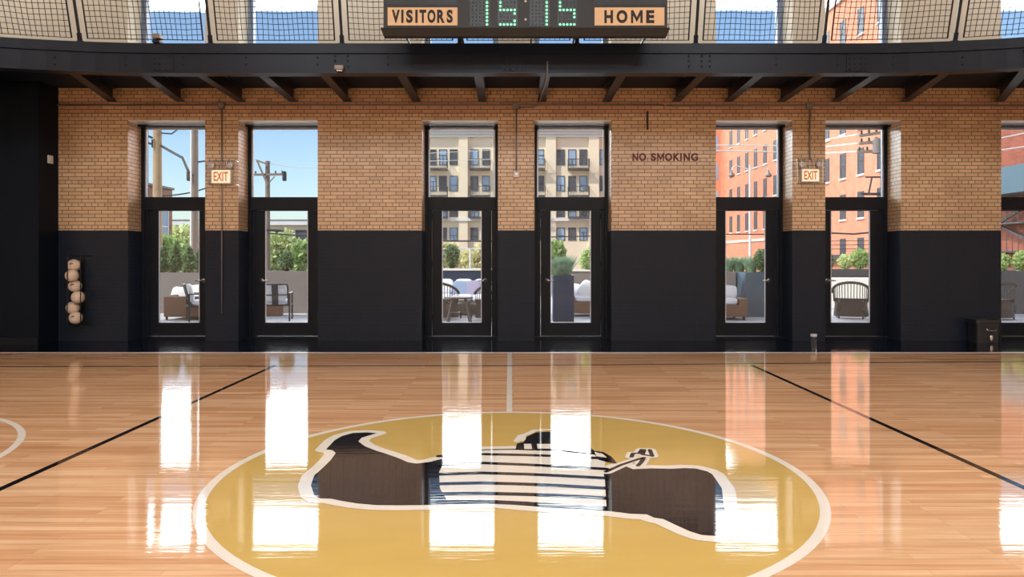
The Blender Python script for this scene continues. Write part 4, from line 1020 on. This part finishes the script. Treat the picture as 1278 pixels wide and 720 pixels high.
# brown brick building far left and the beige house
bb_ = empty('brown_brick_building', (-22, 36, -.5), 'brown brick building behind the poles in the leftmost door', 'building')
xr = X(215, 40)
MB().box(xr-9, xr, 31, 40, -.5, 5.1).build('wall', M['brown_brick'], bb_)
MB().box(xr-9.1, xr+.08, 30.9, 40.1, 5.1, 5.22).build('coping', M['roof'], bb_)
for yy in (36.3, 39.0):
    o = MB().box(xr, xr+.03, yy-.4, yy+.4, 2.2, 3.95).build('window', M['win_blue'], bb_)
    MB().box(xr, xr+.08, yy-.5, yy+.5, 2.06, 2.2).box(xr, xr+.06, yy-.48, yy-.4, 2.2, 3.95).box(xr, xr+.06, yy+.4, yy+.48, 2.2, 3.95).box(xr, xr+.05, yy-.4, yy+.4, 3.02, 3.08).build('window_surround', M['apt_trim'], o)
hs = empty('beige_house', (X(300, 62), 62, -.5), 'low beige house behind the trees in the two left doors', 'house')
MB().box(X(150, 62), X(460, 62), 62, 72, -.5, ZZ(281, 62)).build('wall', M['house'], hs)
MB().box(X(148, 62), X(462, 62), 61.6, 72.4, ZZ(281, 62), ZZ(276.5, 62)).build('roof_edge', M['apt_trim'], hs)
MB().box(X(160, 62), X(450, 62), 63, 71, ZZ(276.5, 62), ZZ(273, 62)).build('roof', M['roof'], hs)
for px in (376, 350, 236):
    o = MB().box(X(px-6, 62), X(px+6, 62), 61.95, 62, ZZ(303, 62), ZZ(288, 62)).build('window', M['win_dark'], hs)
    MB().box(X(px-7, 62), X(px+7, 62), 61.9, 62, ZZ(304, 62), ZZ(303, 62)).box(X(px-7, 62), X(px+7, 62), 61.9, 62, ZZ(288, 62), ZZ(287, 62)).box(X(px-7, 62), X(px-6, 62), 61.9, 62, ZZ(304, 62), ZZ(287, 62)).box(X(px+6, 62), X(px+7, 62), 61.9, 62, ZZ(304, 62), ZZ(287, 62)).build('window_frame', M['apt_frame'], o)

# trees and hedges
def tree(px, py_top, py_bot, wpx, Z, mat, label, seed, n=2600, size=.32, squash=1.0):
    x = X(px, Z); zt_ = ZZ(py_top, Z); zb_ = ZZ(py_bot, Z); rx = wpx/2/F*Z
    r = empty('tree', (x, Z, -.5), label, 'tree', 'sunlit trees beyond the patio'); rn = random.Random(seed); m = MB()
    for q_ in range(9):
        a = rn.random()*6.28; k_ = rn.uniform(.15, .62); cz_ = zb_ + (zt_-zb_)*rn.uniform(.3, .74)
        leaves(m, (x + rx*k_*math.cos(a), Z + rx*k_*math.sin(a), cz_), (rx*.48, rx*.48, (zt_-zb_)*.3), n//9, size, seed*10+q_)
    m.build('foliage', M[mat], r)
    t_ = MB(); t_.tube([(x, Z, -.5), (x+.1, Z, (zb_)), (x, Z+.05, (zt_+zb_)/2)], [.18, .14, .05], 8)
    for q_ in range(5): a = q_*1.3; t_.tube([(x, Z, zb_), (x + rx*.5*math.cos(a), Z + rx*.5*math.sin(a), zb_ + (zt_-zb_)*.5)], [.08, .03], 6)
    t_.build('trunk', M['stem'], r)
tree(232, 277, 345, 44, 45, 'leaf_light', 'pale green tree between the two utility poles in the leftmost door', 3)
tree(212, 296, 345, 30, 31, 'leaf_mid', 'green tree behind the conifers, under the brown brick building', 4)
tree(350, 288, 345, 42, 44, 'leaf_light', 'light green tree right of the utility pole in the second door', 5)
tree(378, 300, 345, 36, 40, 'leaf_mid', 'green tree at the right side of the second door', 6)
tree(560, 304, 345, 50, 48, 'leaf_hedge', 'yellow-green bushy tree behind the vase-shaped conifer', 7)
tree(598, 306, 345, 50, 46, 'leaf_hedge', 'yellow-green bushy tree at the right side of the third door', 8)
tree(694, 299, 345, 30, 42, 'leaf_mid', 'green tree behind the tall planter in the fourth door', 9, 2500)
tree(738, 312, 345, 30, 44, 'leaf_light', 'pale tree at the right side of the fourth door', 10, 2500)

# street rail fence in the middle
fn = empty('street_fence', (X(590, 40), 40, -.5), 'thin pale street fence before the yellow-green trees in the third door', 'fence')
fx0, fx1 = X(525, 40), X(660, 40)
MB().tube([(fx0, 40, ZZ(310.5, 40)), (fx1, 40, ZZ(310.5, 40))], .035, 6).tube([(fx0, 40, .2), (fx1, 40, .2)], .03, 6).build('rail', M['lamp_metal'], fn)
for px in (530, 587, 645): MB().tube([P(px, 310, 40), (X(px, 40), 40, -.5)], .05, 8).build('post', M['lamp_metal'], fn)

# utility poles
def upole(px, py_top, wpx, Z, mat, label, arms=(), extra=None):
    x = X(px, Z); rr = wpx/2/F*Z; zt_ = ZZ(py_top, Z)
    r = empty('utility_pole', (x, Z, -.5), label, 'utility pole', 'wooden utility poles')
    MB().tube([(x, Z, -.5), (x, Z, zt_)], [rr*1.1, rr*.92], 14).build('pole', M[mat], r, smooth='auto')
    for (pa, ya, pb, yb, yo) in arms:
        a, b = P(pa, ya, Z), P(pb, yb, Z); a.y += yo; b.y += yo - rr - .06*0
        a.y = b.y = Z - rr - .05
        arm_ = MB().bar(a, b, .1, .12).build('crossarm', M['pole_grey'], r)
        ins = MB(); nI = 5
        for i in range(nI):
            q_ = a.lerp(b, (i+.3)/(nI-.4)); ins.lathe([(.03, 0), (.05, .04), (.03, .08), (.05, .11), (.02, .15)], q_ + Vector((0,0,.06)), 8)
        ins.build('insulator', M['cable'], arm_)
    return r, x
p1, x1_ = upole(196.5, 60, 10.5, 27, 'pole_wood', 'sunlit tan utility pole, left one in the leftmost door')
MB().tube([P(190, 172, 26.8), P(185, 170, 26.8)], .04, 6).tube([P(190, 180, 26.8), P(184, 178, 26.8)], .04, 6).tube([P(190, 174, 26.8), P(190, 184, 26.8)], .03, 6).build('insulator_bracket', M['cable'], p1)
p2, _ = upole(242.5, 60, 9.5, 24, 'pole_grey', 'grey weathered utility pole, right one in the leftmost door')
MB().lathe([(.05, -.18), (.08, -.16), (.08, .1), (.05, .14)], P(236, 219, 23.85), 12).bar(P(236, 219, 23.85), P(242, 219, 23.9), .06).build('cable_splice_box', M['cable'], p2)
MB().tube([P(238.6, 160, 23.8), P(238, 330, 23.8)], .03, 6).build('riser_pipe', M['lamp_metal'], p2)
p3, _ = upole(334, 201, 6, 40, 'pole_grey', 'utility pole with crossarm standing in the second door', arms=((318, 218.5, 356, 218, 0),))
MB().bar(P(320, 200, 39.7), P(334, 205, 39.7), .09).bar(P(321, 201, 39.7), P(334, 231, 39.7), .08).bar(P(343, 220, 39.7), P(335, 229, 39.7), .05).build('brace', M['pole_grey'], p3)
MB().lathe([(.1, -.25), (.12, -.2), (.12, .2), (.06, .28)], P(355, 220, 39.6), 10).build('insulator_cluster', M['cable'], p3)
p4, _ = upole(1104, 140, 8, 30, 'pole_grey', 'utility pole with three crossarms behind the right frame of the sixth door', arms=((1070, 170.5, 1112, 164, 0), (1070, 180, 1112, 176, 0), (1067, 190.5, 1112, 188.5, 0)))
MB().lathe([(.13, -.32), (.16, -.3), (.16, .25), (.08, .33)], P(1094, 182, 29.6), 12).bar(P(1094, 182, 29.6), P(1104, 182, 29.9), .08).build('transformer', M['conduit'], p4)
MB().box(X(1072, 29.7), X(1104, 29.7), 29.5, 29.6, ZZ(244, 29.7), ZZ(241, 29.7)).bar(P(1080, 221, 29.6), P(1104, 221, 29.6), .06).bar(P(1088, 222, 29.6), P(1084, 242, 29.6), .05).build('sign_bracket', M['cable'], p4)

def cable(pts, label, mat='cable', r=.018, sag=0.0):
    q = []
    for (a, b) in zip(pts[:-1], pts[1:]):
        for t in range(8):
            v = Vector(a).lerp(Vector(b), t/8); v.z -= sag * 4 * (t/8) * (1 - t/8); q.append(v)
    q.append(Vector(pts[-1])); return tag(MB().tube(q, r, 5).build('overhead_cable', M[mat]), label, 'cable')
cable([P(201, 182, 26.9), P(215, 190, 26), P(228, 197, 25), P(234, 211, 24), P(237, 220, 23.8)], 'thick dark cable looping between the two poles in the leftmost door', r=.05)
cable([P(201, 166, 26.9), P(214, 167, 27), P(224, 160, 27), P(230, 120, 27)], 'thin dark cable curling off the top of the left pole', r=.025)
cable([P(140, 246, 30), P(200, 244, 30), P(262, 233, 30)], 'dark cable low across the leftmost transom window', r=.03, sag=.1)
cable([P(248, 202, 24), P(262, 200, 24.5)], 'short dark cable right of the grey pole', r=.03)
cable([P(290, 180, 40), P(334, 203, 40), P(420, 206, 40)], 'faint pale cable passing the pole of the second door', 'cable_pale', .02, .2)
cable([P(334, 291, 39), P(420, 297, 39)], 'dark cable right of the pole in the glass of the second door', r=.04)
cable([P(322, 286, 39), P(352, 288, 39)], 'short thick dark cable in the glass of the second door', r=.07)
for k, (ya, yb) in enumerate(((181, 182), (187.5, 190))):
    cable([P(860, ya, 38), P(1000, yb, 38)], ['upper pale cable crossing the fifth transom window', 'lower pale cable crossing the fifth transom window'][k], 'cable_pale', .035)
for k, (ya, yb) in enumerate(((177, 168), (185, 179), (192, 189))):
    cable([P(1010, ya, 36), P(1070, yb, 30), P(1110, yb-4, 30)], ['uppermost pale cable running to the crossarms in the sixth door', 'middle pale cable running to the crossarms in the sixth door', 'lowest pale cable running to the crossarms in the sixth door'][k], 'cable_pale', .03)
cable([P(860, 292, 38), P(1000, 292.5, 38)], 'dark cable crossing the glass of the fifth door', r=.03)
cable([P(1020, 290, 34), P(1065, 292, 34), P(1110, 288, 34)], 'dark sagging cable crossing the glass of the sixth door', r=.04)
for k, y_ in enumerate((301, 306, 311)):
    cable([P(1020, y_, 34), P(1110, y_-1, 34)], ['upper thin dark cable low in the sixth door', 'middle thin dark cable low in the sixth door', 'lowest thin dark cable in the sixth door'][k], r=.014)
for k, (ya, yb) in enumerate(((190, 186), (199, 198))):
    cable([P(500, ya+3, 50), P(640, yb, 50)], ['upper pale cable crossing the third transom window', 'lower pale cable crossing the third transom window'][k], 'cable_pale', .02)
cable([P(1230, 176, 28), P(1300, 162, 28)], 'upper pale cable crossing the rightmost transom window', 'cable_pale', .03)
cable([P(1230, 190, 28), P(1300, 180, 28)], 'lower pale cable crossing the rightmost transom window', 'cable_pale', .03)
cable([P(520, 300.5, 40), P(660, 301, 40)], 'dark cable above the yellow-green trees in the third door', r=.05)
cable([P(670, 296, 36), P(765, 294, 36)], 'dark cable crossing the glass of the fourth door', r=.03)

# twin street lamp
LZp = 45.0
sl = empty('street_lamp', (X(936, LZp), LZp, -.5), 'white twin-arm street lamp before the orange building', 'street lamp')
MB().tube([(X(936, LZp), LZp, -.5), P(936, 206, LZp)], [.085, .05], 10).build('pole', M['lamp_metal'], sl)
for s_ in (-1, 1):
    MB().tube([P(936, 212, LZp), P(936 + s_*10, 208.5, LZp), P(936 + s_*18, 206.5, LZp), P(936 + s_*22, 209, LZp), P(936 + s_*22.8, 213, LZp)], .035, 8).build('arm', M['lamp_metal'], sl)
    c_ = P(936 + s_*23, 217, LZp)
    MB().lathe([(.13, -.2), (.20, -.12), (.16, .0), (.07, .08), (.05, .24)], c_, 16).build('lamp_head', M['conduit'], sl, smooth=True)
